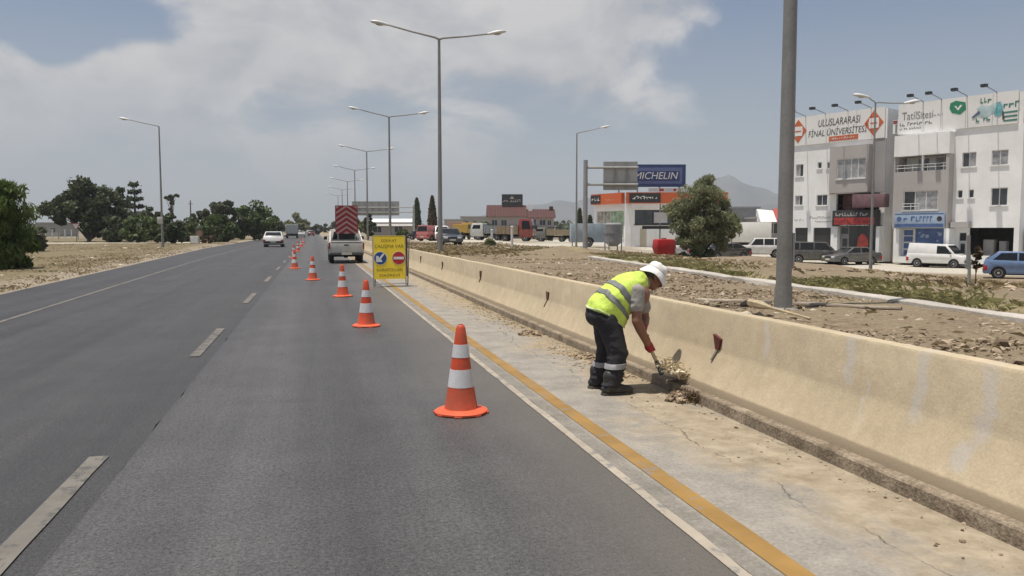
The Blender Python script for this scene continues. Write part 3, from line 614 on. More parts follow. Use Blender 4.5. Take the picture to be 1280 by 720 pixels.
def block_left():
    t = thing('apartment_block', 'white and grey three-storey block with orange diamond logos on its banner', 'building', (0, 0, 0), 0, 'shop and flat blocks at the right')
    wins = [(17.8, 18.57, 7.44, 8.56, (M_PANE, M_PANEC)), (17.8, 18.57, 4.86, 5.75, (M_PANE, M_PANEC)), (15.36, 16.4, 4.79, 5.74, (M_PANE, M_PANE)), (16.0, 16.4, 8.04, 8.62, (M_PANE,)), (15.15, 15.47, 8.0, 8.57, (M_PANE,))]
    m = MB(); F.wall(m, 10.15, 19.5, 0, 10.2, 0, .25, [w[:4] for w in wins]+[(17.2, 18.5, 0, 2.84), (14.94, 16.63, 0, 2.84), (10.6, 14.5, 0, 5.75)])
    F.box(m, 10.15, 10.4, -11, -.25, 0, 12.6); F.box(m, 19.25, 19.5, -11, -.25, 0, 12.6); F.box(m, 10.4, 19.25, -11, -10.75, 0, 12.6)
    for z in (2.9, 5.85, 9.9): F.box(m, 10.4, 19.25, -10.75, -.25, z, z+.2)
    m.build('wall', M_STUCCO, t)
    m = MB(); F.box(m, 10.15, 19.5, -.3, 0, 10.2, 12.6); m.build('parapet', M_STUCCO, t)
    for w in wins: F.window(t, *w[:4], 0, w[4], M_FRAMEW)
    m = MB(); F.wall(m, 11.25, 14.75, 5.8, 9.75, .8, .22, [(11.45, 14.05, 6.98, 8.65)]); F.box(m, 11.25, 11.47, 0.003, .58, 5.8, 9.75); F.box(m, 14.53, 14.75, .003, .58, 5.8, 9.75); F.box(m, 11.47, 14.53, .003, .58, 5.8, 6.0); F.box(m, 11.47, 14.53, .003, .58, 9.6, 9.75); m.build('bay', M_GREYW, t)
    m = MB(); F.box(m, 10.15, 11.25, .003, .06, 5.8, 10.18); m.build('grey_panel', M_GREYD, t)  # flat panel; its darker grey paints in the shade of the bay's side
    F.window(t, 11.45, 14.05, 6.98, 8.65, .8, (M_PANEC, M_PANEC, M_PANEC, M_PANEC), M_FRAMEW)
    m = MB(); F.box(m, 14.75, 15.2, .0031, .7, 5.72, 5.85); m.build('ledge', M_STUCCO, t)
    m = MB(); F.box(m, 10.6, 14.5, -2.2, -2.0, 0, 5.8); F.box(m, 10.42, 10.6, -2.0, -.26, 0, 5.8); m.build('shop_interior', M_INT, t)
    # mauve balcony awning above a red and black shop
    m = MB(); F.box(m, 9.6, 12.4, .3, 1.1, 4.5, 5.6); m.build('awning', M_MAUVE, t, bevel=.04)
    m = MB(); F.box(m, 12.45, 14.45, -1.0, -.9, 3.0, 5.7); m.build('balcony_curtain', mat('balcony_mauve', (.20, .10, .11), .7, var=.4, vs=1.5), t)
    m = MB()
    for z in (4.35, 4.75): m.tube([F.p(10.6, -.1, z), F.p(14.5, -.1, z)], .03, 6)
    m.build('railing', M_SHOPB, t)
    m = MB(); F.box(m, 10.3, 14.35, .3, .8, 2.95, 4.3); sg = m.build('shop_sign', M_SHOPB, t, bevel=.02)
    flat(F, sg, 'sign_stripe', [(10.55, 3.1), (14.15, 3.1), (14.15, 3.68), (10.55, 3.68)], .802, M_REDS)
    scribble(F, sg, 12.6, 3.95, 2.9, .3, .802, M_GREYW, 20); scribble(F, sg, 12.4, 3.39, 3.2, .36, .816, mat('sign_dark_red', (.18, .03, .03), .5), 21); scribble(F, sg, 12.3, 3.03, 2.6, .09, .802, M_FRAMEW, 22)
    m = MB(); F.box(m, 13.95, 14.3, -.2, .6, 0, 2.95); m.build('pilaster', M_STUCCO, t); m = MB(); F.box(m, 10.2, 10.5, -.2, .6, 0, 2.95); m.build('pilaster', M_STUCCO, t)
    m = MB(); F.box(m, 10.5, 11.6, .1, .2, .3, 2.95); F.box(m, 11.62, 13.1, .1, .2, .3, 2.95); m.build('shop_window', M_PANE, t)
    m = MB(); F.box(m, 13.12, 13.9, .08, .18, .1, 2.95); d = m.build('shop_door', M_GREYD, t); m = MB(); F.box(m, 13.25, 13.7, .182, .2, 1.2, 1.9); m.build('pane', M_PANE, d); m = MB(); F.box(m, 13.2, 13.8, .182, .2, 2.3, 2.8); m.build('pane', M_PANE, d)
    flat(F, t, 'red_poster', [(11.7+.5*math.cos(a)+.15, 1.4+.95*math.sin(a)) for a in np.linspace(0, 6.28, 11)[:-1]], .205, mat('poster_red', (.50, .08, .06), .5, var=.3, vs=2))
    m = MB(); F.box(m, 10.5, 13.95, .05, .55, 0, .28); m.build('step', M_STUCCO, t)
    for a, b_ in ((17.2, 18.5), (14.94, 16.63)):
        m = MB(); F.box(m, a, b_, -.22, -.16, 0, 2.84); s_ = m.build('shutter', M_INT, t)
        for z in np.arange(.2, 2.8, .2): m = MB(); F.box(m, a+.02, b_-.02, -.158, -.14, z, z+.17); m.build('slat', M_GREYD if False else mat('shutter_dark', (.05, .05, .05), .5), s_)
    scribble(F, t, 15.9, 3.75, 2.4, .2, .003, M_GREYW, 31); scribble(F, t, 15.6, 3.4, 1.8, .16, .003, M_GREYW, 33); scribble(F, t, 18.2, 3.55, 1.2, .2, .003, M_GREYW, 32)
    banner_panels(F, t, [10.3, 12.8, 15.3, 17.6, 19.45], 10.22, 12.75, .02); n = .113
    txt(F, t, 'ULUSLARARASI', 14.4, 12.0, 3.9, .62, n, M_INK, shear=.15); txt(F, t, 'FİNAL ÜNİVERSİTESİ', 14.55, 11.22, 5.5, .72, n, M_INK, shear=.15)
    flat(F, t, 'orange_strip', [(12.6, 10.33), (15.3, 10.33), (15.3, 10.75), (12.6, 10.75)], n, M_ORLOGO); scribble(F, t, 13.95, 10.54, 2.1, .17, n+.014, M_BANNER, 40)
    for uc in (18.35, 11.25):
        zc = 11.5; lo = flat(F, t, 'diamond_logo', [(uc, zc-1.05), (uc+.85, zc), (uc, zc+1.05), (uc-.85, zc)], n, M_ORLOGO)
        flat(F, lo, 'logo_center', [(uc-.42, zc-.42), (uc+.38, zc-.42), (uc+.46, zc), (uc+.38, zc+.42), (uc-.42, zc+.42), (uc-.46, zc)], n+.014, M_BANNER)
        flat(F, lo, 'logo_bar', [(uc-.3, zc-.05), (uc+.3, zc-.05), (uc+.3, zc+.05), (uc-.3, zc+.05)], n+.028, M_ORLOGO)
    for u in (17.64, 15.69, 13.59, 11.52): spot(F, t, u, 12.75, .05)
    m = MB(); F.box(m, 9.26, 10.14, -1.4, -1.2, 0, 3.0); m.build('link_wall', M_BEIGE, t); m = MB(); F.box(m, 9.26, 10.14, -1.45, -1.15, 3.0, 3.2); m.build('link_wall_cap', M_STUCCO, t)
block_left()

# low white wall in front of the right-hand shop
m = MB(); F.box(m, .4, 4.1, 1.6, 1.85, -.1, .75); tag(m.build('garden_wall', M_STUCCO), 'low white wall before the dim shop, beside the white van', 'wall')

# ---------------------------------------------------------------- tyre shop
def tyre_shop():
    t = thing('tyre_shop', 'white corner shop with orange fascia and blue roof billboard', 'building')
    zb = -.55; H = 5.05
    A = V((33.35, 82.7, zb)); a2 = math.atan2(-.971, -.239)
    FR = Frame(A, 0); FR.u = V((.971, -.239, 0)); FR.n = V((-.239, -.971, 0))
    B = V((31.7, 88.6, zb)); FL = Frame(A, 0); FL.u = (B-A).normalized(); FL.n = V((-FL.u.y, FL.u.x, 0)); LL = (B-A).length
    for Fx, L, holes in ((FR, 11., [(.9, 5.6, 2.75, 4.35)]), (FL, LL, [(.5, LL-.5, 1.2, 4.3)])):
        m = MB(); Fx.wall(m, .02, L, 0, H-.02, 0, .25, holes); m.build('wall', M_STUCCO, t)
    m = MB(); c = [A+FR.u*.05-FR.n*.05, A+FR.u*11, A+FR.u*11-FR.n*9, B-FR.n*5, B]; c = [c[0]]+c[1:]
    ci = [A+FR.u*.3-FR.n*.4, A+FR.u*10.7-FR.n*.3, A+FR.u*10.7-FR.n*9, B+FR.u*1.5-FR.n*4, B+FR.u*.4-FL.u*.3]
    m.prism([p+V((0, 0, H-.3)) for p in ci], [p+V((0, 0, H)) for p in ci]); m.build('roof', M_GREYW, t)
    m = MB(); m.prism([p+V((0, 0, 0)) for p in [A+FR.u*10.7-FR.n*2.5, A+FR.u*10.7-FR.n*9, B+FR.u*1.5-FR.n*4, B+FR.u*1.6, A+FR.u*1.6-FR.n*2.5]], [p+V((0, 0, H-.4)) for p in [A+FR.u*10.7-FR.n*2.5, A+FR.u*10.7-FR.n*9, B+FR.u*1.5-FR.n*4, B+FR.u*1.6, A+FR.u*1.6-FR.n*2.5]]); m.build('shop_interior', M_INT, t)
    m = MB(); FR.box(m, -.15, .45, -.3, .12, 0, H-.03); m.build('corner_column', M_STUCCO, t)
    FR.window(t, .9, 5.6, 2.75, 4.35, 0, (M_PANE,)*4, M_SHOPB)
    P1 = mat('poster_green', (.30, .42, .28), .5, var=.5, vs=1.5); P2 = mat('poster_mixed', (.30, .28, .25), .5, var=.7, vs=1.8)
    FL.window(t, .5, LL-.5, 1.2, 4.3, 0, (P1, P1, P2, P2), M_FRAMEW)
    M_OR = mat('fascia_orange', (.55, .115, .035), .5, var=.08)
    m = MB(); FR.box(m, -.1, 11, .02, .5, H, H+1.2); f1 = m.build('fascia', M_OR, t); m = MB(); FL.box(m, .35, LL, .02, .5, H, H+1.2); f2 = m.build('fascia', M_OR, t)
    m = MB(); FR.box(m, .2, 3.6, .5, .6, H+.1, H+1.1); p = m.build('name_board', M_SHOPB, f1); scribble(FR, p, 1.9, H+.62, 2.6, .35, .602, M_FRAMEW, 51)
    m = MB(); FL.box(m, LL-1.9, LL-.1, .5, .6, H+.12, H+1.05); p = m.build('name_board', M_SHOPB, f2); scribble(FL, p, LL-1., H+.6, 1.3, .35, .602, M_FRAMEW, 52)
    scribble(FL, f2, LL-3.6, H+.5, 1.6, .3, .503, mat('fascia_print', (.62, .25, .12), .5), 53)
    m = MB(); FR.box(m, .45, 11, .02, .3, H-.45, H); m.build('fascia_trim', M_STUCCO, t)
    m = MB(); FR.box(m, 1.5, 2.2, .004, .06, 0, 2.3); m.build('door', M_BEIGE, t)
    # billboard on the roof: frame posts and a blue panel
    FB = Frame(A+FR.u*1.0-FR.n*2.5+V((0, 0, 0)), 0); FB.u, FB.n = FR.u, FR.n
    m = MB()
    for u in (-1.6, .5, 3, 5.2): FB.box(m, u, u+.15, -.3, -.1, H, 7.2)
    m.build('billboard_post', M_STEEL, t)
    M_NAVY = mat('billboard_navy', (.025, .045, .14), .4); M_NAVY2 = mat('billboard_mid_blue', (.10, .13, .27), .4)
    m = MB(); FB.box(m, -2.2, 5.95, -.1, .1, 6.98, 9.5); bb = m.build('billboard', M_NAVY, t)
    m = MB(); FB.box(m, -2.0, 5.55, .101, .115, 7.35, 9.15); bd = m.build('billboard_border', M_NAVY2, bb); m = MB(); FB.box(m, -2.0, 5.25, .116, .13, 7.65, 8.75); m.build('billboard_center', M_NAVY, bb)
    text_mb('MICHELIN', 4.9, .78, lambda a_, b_, d: FB.p(2.62+a_, .135+d, 8.25+b_), .012, .2).build('lettering', M_FRAMEW, bb)
    m = MB(); FB.box(m, 1.8, 5.9, -.05, .05, 6.45, 6.85); m.build('sign_strip', M_FRAMEW, t); m = MB(); FB.box(m, 3.0, 3.5, .052, .06, 6.5, 6.8); FB.box(m, 4.6, 4.9, .052, .06, 6.5, 6.8); m.build('strip_print', M_REDS, t)
tyre_shop()

# ---------------------------------------------------------------- farther buildings
M_ROOF = mat('red_tiles', (.075, .026, .025), .8, var=.2, vs=2, bump=.5)
M_PINK = mat('pink_render', (.42, .28, .24), .85); M_GREYB = mat('grey_block', (.30, .295, .28), .9, var=.12)
M_GALV = mat('white_sheet_roof', (.78, .78, .77), .4)
def slab_building(name, label, px0, px1, depth, z0, H, deep, wm, wins=(), roof=None, group=None):
    """straight box building facing the camera; wins are (u0,u1,z0,z1)"""
    x0, y0 = at(px0, depth); x1, y1 = at(px1, depth)
    t = thing(name, label, 'building', (0, 0, 0), 0, group)
    Fr = Frame((x0, y0, z0), 0); d = V((x1-x0, y1-y0, 0)); L = d.length; Fr.u = d.normalized(); Fr.n = V((Fr.u.y, -Fr.u.x, 0))
    m = MB(); Fr.wall(m, 0, L, 0, H, 0, .25, list(wins))
    Fr.box(m, 0, .25, -deep, -.25, 0, H); Fr.box(m, L-.25, L, -deep, -.25, 0, H); Fr.box(m, .25, L-.25, -deep, -deep+.25, 0, H); m.build('wall', wm, t)
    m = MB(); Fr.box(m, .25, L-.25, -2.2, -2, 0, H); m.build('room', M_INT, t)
    for w in wins: Fr.window(t, *w, 0, (M_PANE, M_PANE), M_FRAMEW, False)
    if roof is None: m = MB(); Fr.box(m, -.15, L+.15, -deep, .15, H, H+.25); m.build('roof', wm, t)
    return t, Fr, L
# red-roofed house with a billboard
t, Fr, L = slab_building('red_roof_house', 'pale house with dark red tiled roof and black billboard', 610, 692, 170, -.1, 4.6, 9, mat('house_cream', (.50, .42, .38), .85),
    [(.8, 2.0, 2.6, 3.9), (2.8, 4.0, 2.6, 3.9), (8.4, 10.2, 2.6, 4.0), (10.9, 12.2, 2.7, 3.9), (12.6, 13.4, 2.7, 3.8)], roof=1)
def gable(u0, u1, z, h, n0=.7, deep=9):
    m = MB(); mid = -deep/2+n0/2
    m.prism([Fr.p(u0, n0, z), Fr.p(u0, -deep, z), Fr.p(u0, mid, z+h)], [Fr.p(u1, n0, z), Fr.p(u1, -deep, z), Fr.p(u1, mid, z+h)]); r_ = m.build('roof', M_ROOF, t)
    for i in range(int((u1-u0)/.55)):
        u = u0+.3+i*.55; m = MB(); m.tube([Fr.p(u, n0+.04, z+.03), Fr.p(u, mid, z+h+.04)], .07, 5); m.build('tile_row', M_ROOF, r_)
gable(-.4, 8.2, 4.6, 2.5); gable(8.2, L+.4, 4.3, 1.9, .9)
m = MB(); Fr.box(m, -1, L+1.5, .3, 2.2, 2.15, 2.35); m.build('porch_roof', M_SHOPB, t)
for u in (.5, 5, 9.5, L): m = MB(); Fr.box(m, u, u+.2, 1.9, 2.1, 0, 2.15); m.build('porch_post', M_STUCCO, t)
m = MB(); Fr.box(m, 4.5, 9.0, 2.3, 2.5, 1.4, 2.1); m.build('white_canopy', M_GALV, t)
m = MB(); Fr.box(m, 8.6, 9.5, -4, -3, 5.5, 7.3); m.build('chimney', M_STUCCO, t); m = MB(); Fr.box(m, L-.8, L, -4, -3.2, 5.5, 6.8); m.build('chimney', M_ROOF, t)
for u in (3.3, 6.8): m = MB(); Fr.box(m, u, u+.15, -3.5, -3.3, 6.4, 7.6); m.build('billboard_post', M_SHOPB, t)
m = MB(); Fr.box(m, 2.9, 7.4, -3.5, -3.2, 6.9, 9.4); bb = m.build('billboard', M_SHOPB, t)
scribble(Fr, bb, 5.2, 8.0, 3.4, .6, -3.19, M_GREYW, 61); flat(Fr, bb, 'billboard_emblem', [(4.6, 8.4), (5.6, 8.4), (5.3, 8.9), (4.9, 8.9)], -3.19, M_GREYW)
slab_building('pink_house', 'small pink flat-roofed building left of the yellow truck', 560, 578, 125, 0, 2.7, 5, M_PINK, [(.3, .8, 1.0, 2.0), (1.4, 2.0, 1.0, 2.0)], group=None)
slab_building('grey_block_building', 'unfinished grey block building behind the pink house', 556, 580, 150, 0, 3.4, 6, M_GREYB, [(.5, 1.2, 1.8, 2.9), (2.2, 3.0, 1.8, 2.9)])
slab_building('pale_flat_building', 'long pale flat-roofed building left of the red-roofed house', 576, 612, 210, 0, 5.0, 8, mat('pale_render', (.40, .39, .36), .9), [(1, 2, 2.6, 4), (3.2, 4.2, 2.6, 4), (5.4, 6.4, 2.6, 4)])
t, Fr, L = slab_building('white_roof_warehouse', 'low warehouse with bright white sheet roof under the road gantry', 462, 517, 190, 0, 3.5, 14, mat('warehouse_wall', (.36, .32, .30), .9), [(1, 3, 1, 2.5), (6, 8, 1, 2.5)], roof=1)
m = MB(); m.prism([Fr.p(-.4, .8, 2.55), Fr.p(-.4, .8, 2.75), Fr.p(-.4, -7, 4.4), Fr.p(-.4, -14, 2.9), Fr.p(-.4, -14, 2.7), Fr.p(-.4, -7, 4.2)], [Fr.p(L+.4, .8, 2.55), Fr.p(L+.4, .8, 2.75), Fr.p(L+.4, -7, 4.4), Fr.p(L+.4, -14, 2.9), Fr.p(L+.4, -14, 2.7), Fr.p(L+.4, -7, 4.2)]); m.build('roof', M_GALV, t)
t, Fr, L = slab_building('grey_warehouse', 'grey flat-roofed warehouse behind the bushy tree at right', 872, 947, 105, -.3, 4.7, 9, mat('warehouse_grey', (.27, .28, .29), .85), [(1.5, 3.5, .5, 2.4), (5.0, 7.0, 1.6, 2.6)])
t, Fr, L = slab_building('canopy_shop', 'dark low shop with red and white canopy left of the lamp pole', 944, 990, 100, -.4, 3.4, 6, M_GREYD, [(.3, 3.9, 1.5, 2.9)])
m = MB(); m.prism([Fr.p(0, 1.6, 3.0), Fr.p(0, 0, 4.6), Fr.p(0, -.3, 4.6), Fr.p(0, -.3, 3.0)], [Fr.p(2, 1.6, 3.0), Fr.p(2, 0, 4.4), Fr.p(2, -.3, 4.4), Fr.p(2, -.3, 3.0)]); m.build('canopy', M_GALV, t)
m = MB(); m.prism([Fr.p(2.01, 1.6, 3.0), Fr.p(2.01, 0, 4.6), Fr.p(2.01, -.3, 4.6), Fr.p(2.01, -.3, 3.0)], [Fr.p(4.4, 1.6, 3.0), Fr.p(4.4, 0, 4.8), Fr.p(4.4, -.3, 4.8), Fr.p(4.4, -.3, 3.0)]); m.build('canopy', M_REDS, t)
slab_building('far_left_house', 'distant low grey house seen left of the big left tree', 48, 78, 190, 0, 3.2, 8, M_GREYB, [(1, 2.2, 1, 2.2), (3.4, 4.6, 1, 2.2)])
# fence of pale posts before the far-left field
t = thing('field_fence', 'thin post fence beyond the side road at left', 'fence')
for i in range(9):
    x, y = at(52+i*8, 128); m = MB(); m.box(x-.06, x+.06, y-.06, y+.06, 0, 1.7); m.build('post', M_STUCCO if i % 3 else M_STEEL, t)
x0, y0 = at(52, 128); x1, y1 = at(52+64, 128)
for z in (.6, 1.1, 1.6): m = MB(); m.tube([(x0, y0, z), (x1, y1, z)], .025, 5); m.build('rail', M_STEEL, t)

# ---------------------------------------------------------------- road furniture
def gantry(px_pole, px0, px1, depth, z0, z1, label, arms, hpole):
    xp, yp = at(px_pole, depth); t = thing('road_sign_gantry', label, 'road sign', (xp, yp, tz(xp, yp)-.1), 0, 'large overhead road signs seen from behind'); b = tz(xp, yp)-.1
    m = MB(); m.tube([(0, 0, 0), (0, 0, hpole-b)], [.19, .16], 12); m.build('pole', M_STEEL, t, smooth=40)
    x0, y0 = at(px0, depth); x1, y1 = at(px1, depth); u = V((x1-x0, y1-y0, 0)).normalized(); n = V((u.y, -u.x, 0))
    a = V((x0-xp, y0-yp, 0)); e = V((x1-xp, y1-yp, 0)); far = e if a.length < e.length else a
    for z in arms: m = MB(); m.tube([(0, 0, z-b), far+V((0, 0, z-b))], .09, 8); m.build('arm', M_STEEL, t)
    Lp = (e-a).length; k = max(3, int(Lp/1.0))
    for i in range(k):
        p0 = a+u*(Lp*i/k+.02)-n*.16; p1 = a+u*(Lp*(i+1)/k-.02)-n*.16
        m = MB(); m.hexa([p0+V((0, 0, z0-b)), p0-n*.04+V((0, 0, z0-b)), p1-n*.04+V((0, 0, z0-b)), p1+V((0, 0, z0-b)), p0+V((0, 0, z1-b)), p0-n*.04+V((0, 0, z1-b)), p1-n*.04+V((0, 0, z1-b)), p1+V((0, 0, z1-b))]); m.build('sign_panel', M_STEEL, t)
    for i in range(1, k, 1):
        p0 = a+u*(Lp*i/k)-n*.11; m = MB(); m.hexa([p0+u*q+n*w+V((0, 0, z)) for z in (z0-b, z1-b) for q, w in ((-.05, -.05), (-.05, .05), (.05, .05), (.05, -.05))]); m.build('stiffener', M_GREYB, t)
    return t
gantry(731, 753, 796, 60, 4.55, 6.65, 'grey back of a road sign on a cantilever pole by the tyre shop', (6.2, 4.95), 6.75)
gantry(518, 441, 500, 132, 4.0, 6.3, 'wide grey back of an overhead sign beyond the pickup', (5.3, 4.5), 5.6)
# yield sign at left, small round brown sign
x, y = at(98, 104); t = thing('yield_sign', 'white triangular give-way sign under the big left tree', 'road sign', (x, y, 0))
m = MB(); m.tube([(0, 0, 0), (0, 0, 2.2)], .05, 8); m.build('post', M_STEEL, t)
m = MB(); m.prism([(-.55, -.06, 2.45), (.55, -.06, 2.45), (0, -.06, 1.5)], [(-.55, -.09, 2.45), (.55, -.09, 2.45), (0, -.09, 1.5)]); pl = m.build('sign_plate', mat('sign_border_red', (.35, .06, .05), .5), t)
m = MB(); m.prism([(-.40, -.092, 2.37), (.40, -.092, 2.37), (0, -.092, 1.67)], [(-.40, -.1, 2.37), (.40, -.1, 2.37), (0, -.1, 1.67)]); m.build('sign_face', M_FRAMEW, pl)
x, y = at(251, 92); t = thing('round_sign', 'small brown round sign at the left verge', 'road sign', (x, y, 0))
m = MB(); m.tube([(0, 0, 0), (0, 0, 1.2)], .045, 8); m.build('post', M_STEEL, t)
m = MB(); m.lathe([(.42, -.02), (.42, .02)], 20, (0, -.07, 1.2), 'y'); pl = m.build('sign_plate', mat('sign_brown', (.22, .13, .10), .6), t); m = MB(); m.lathe([(.3, -.02), (.3, .0)], 20, (0, -.1, 1.2), 'y'); m.build('sign_face', mat('sign_tan', (.30, .20, .15), .6), pl)
x, y = at(245, 88); t = thing('utility_box', 'pale utility box on a plinth on the left verge', 'utility box', (x, y, 0))
m = MB(); m.box(-.45, .45, -.25, .25, .12, .95); m.build('cabinet', mat('box_cream', (.52, .50, .42), .6), t, bevel=.02); m = MB(); m.box(-.52, .52, -.32, .32, -.05, .12); m.build('plinth', M_KERB_PALE, t); m = MB(); m.box(-.35, .35, -.27, -.25, .2, .85); m.build('door', M_STUCCO, t)
x, y = at(35, 120); t = thing('utility_pole', 'dark wooden utility pole beside the wispy left tree', 'utility pole', (x, y, 0))
m = MB(); m.tube([(0, 0, 0), (.05, 0, 7.9)], [.16, .11], 8); m.build('pole', M_BARK, t); m = MB(); m.box(-.7, .7, -.06, .06, 7.0, 7.12); m.build('crossarm', M_BARK, t)
for dx in (-.6, .6): m = MB(); m.lathe([(.05, 0), (.07, .08), (.04, .18)], 8, (dx, 0, 7.12)); m.build('insulator', M_FRAMEW, t)
x, y = at(222, 190); t = thing('utility_pole', 'far thin pole between the left tree groups', 'utility pole', (*at(241, 180), 0)); m = MB(); m.tube([(0, 0, 0), (0, 0, 8.2)], [.16, .12], 8); m.build('pole', M_BARK, t); m = MB(); m.box(-.5, .5, -.05, .05, 7.4, 7.5); m.build('crossarm', M_BARK, t)
# sign post with cross bar, red tank
x, y = at(824, 66); t = thing('street_sign', 'thin sign post with dark cross bar before the tyre shop', 'road sign', (x, y, tz(x, y)-.05))
m = MB(); m.tube([(0, 0, 0), (0, 0, 4.3)], .06, 8); m.build('post', M_INKG, t); m = MB(); m.box(-1.6, .9, -.09, -.05, 2.25, 2.5); m.build('cross_bar', M_SHOPB, t)
m = MB(); m.box(-.6, .6, -.1, -.06, 2.75, 3.6); m.build('sign_panel', M_FRAMEW, t); m = MB(); m.box(-.75, -.62, -.12, -.04, 2.7, 3.65); m.build('panel_edge', M_SHOPB, t)
x, y = at(829, 62); t = thing('red_tank', 'boxy bright red tank standing on the gravel by the tree', 'tank', (x, y, tz(x, y)))
m = MB(); m.prism([(-.62, -.5, .22), (.62, -.5, .22), (.86, -.5, .75), (.72, -.5, 1.40), (-.72, -.5, 1.40), (-.80, -.5, .75)], [(-.62, .5, .22), (.62, .5, .22), (.86, .5, .75), (.72, .5, 1.40), (-.72, .5, 1.40), (-.80, .5, .75)]); m.build('barrel', mat('tank_red', (.40, .016, .02), .45, var=.2, vs=2), t, bevel=.12)
m = MB(); m.lathe([(.2, 1.38), (.2, 1.47), (.05, 1.49)], 12); m.build('lid', M_MAROON, t)
for i in range(4): a = i*math.pi/2+.5; m = MB(); m.tube([(.5*math.cos(a), .5*math.sin(a), -.05), (.5*math.cos(a), .5*math.sin(a), .3)], .05, 6); m.build('leg', M_STEEL, t)
# steel hopper tank and pale blue trailer beside the sign pole
x, y = at(766, 72); t = thing('steel_hopper', 'grey steel silo on legs beside the pale blue trailer', 'hopper', (x, y, tz(x, y)))
m = MB(); m.lathe([(.35, .35), (.8, .75), (.82, 2.3), (.6, 2.45)], 16); m.build('tank', mat('hopper_grey', (.20, .205, .215), .6), t, smooth=40)
for dx, dy in ((-.6, -.5), (.6, -.5), (-.6, .5), (.6, .5)): m = MB(); m.tube([(dx, dy, -.1), (dx, dy, 1.1)], .06, 6); m.build('leg', M_INKG, t)
m = MB(); m.lathe([(.86, 1.5), (.86, 1.6)], 16); m.build('hoop', M_INKG, t)
# two pale posts near the trucks
for px, d, h, l in ((640, 62, 1.55, 'short white post left of the red truck wheels'), (615, 66, 1.3, 'short white post at the grey truck')):
    x, y = at(px, d); t = thing('marker_post', l, 'post', (x, y, tz(x, y)-.05), 0, 'white posts by the trucks'); m = MB(); m.tube([(0, 0, 0), (0, 0, h)], .10, 8); m.build('shaft', M_FRAMEW, t); m = MB(); m.lathe([(.12, h), (.12, h+.06), (.02, h+.1)], 8); m.build('cap', M_FRAMEW, t)
# leaning stake with dry sapling in front of the white van
x, y = at(1211, 15.5); zz = tz(x, y)-.03
t = thing('metal_stake', 'leaning grey metal stake in grass before the white van', 'post', (x, y, zz))
m = MB(); m.tube([(.0, 0, 0), (-.01, 0, .45), (-.07, .0, 1.0)], .030, 8); m.build('shaft', M_STEEL, t); m = MB(); m.box(-.125, -.045, -.045, -.034, .35, 1.0); m.build('plate', M_STEEL, t)

# ---------------------------------------------------------------- trees
L_DARK = leafmat('leaf_dark', (.052, .072, .036), (.11, .132, .064), (.075, .085, .052))
L_MID = leafmat('leaf_mid', (.068, .105, .036), (.145, .19, .068), (.085, .11, .052))
L_OLIVE = leafmat('leaf_olive', (.18, .195, .105), (.31, .325, .185), (.22, .23, .14), .45)
L_TAM = leafmat('leaf_tamarisk', (.075, .12, .03), (.17, .22, .06), (.10, .14, .045), .4)
L_GREYG = leafmat('leaf_grey_green', (.075, .088, .055), (.13, .14, .09), (.09, .095, .065))
L_BROWN = leafmat('leaf_dead', (.09, .06, .035), (.15, .10, .06), (.07, .065, .035))
L_DRY = leafmat('dry_blades', (.20, .155, .085), (.36, .285, .16), (.18, .145, .075), .2, .8)
L_GRASS = leafmat('grass_blades', (.17, .175, .065), (.34, .31, .15), (.24, .21, .10), .25, .7)

def cards(cent, size, aspect=1.6, updir=None, rng=None, droop=0):
    """numpy: one small leaf quad per centre"""
    n = len(cent); rng = rng or np.random
    a = rng.normal(size=(n, 3)); a /= np.linalg.norm(a, axis=1)[:, None]
    if updir is not None: a = a*(1-droop)+np.asarray(updir)*droop; a /= np.linalg.norm(a, axis=1)[:, None]
    b = np.cross(a, rng.normal(size=(n, 3))); b /= np.linalg.norm(b, axis=1)[:, None]
    s = size*(.6+.8*rng.random((n, 1)))
    A = a*s*aspect*.5; B = b*s*.5
    v = np.stack([cent-A, cent-A*.1-B, cent+A, cent-A*.1+B], 1).reshape(-1, 3)
    return v
def quads_mesh(name, v):
    n = len(v)//4; me = bpy.data.meshes.new(name); me.vertices.add(n*4); me.vertices.foreach_set('co', v.astype(np.float32).ravel())
    me.loops.add(n*4); me.loops.foreach_set('vertex_index', np.arange(n*4, dtype=np.int32)); me.polygons.add(n); me.polygons.foreach_set('loop_start', np.arange(0, n*4, 4, dtype=np.int32)); me.update(); me.validate(); return me

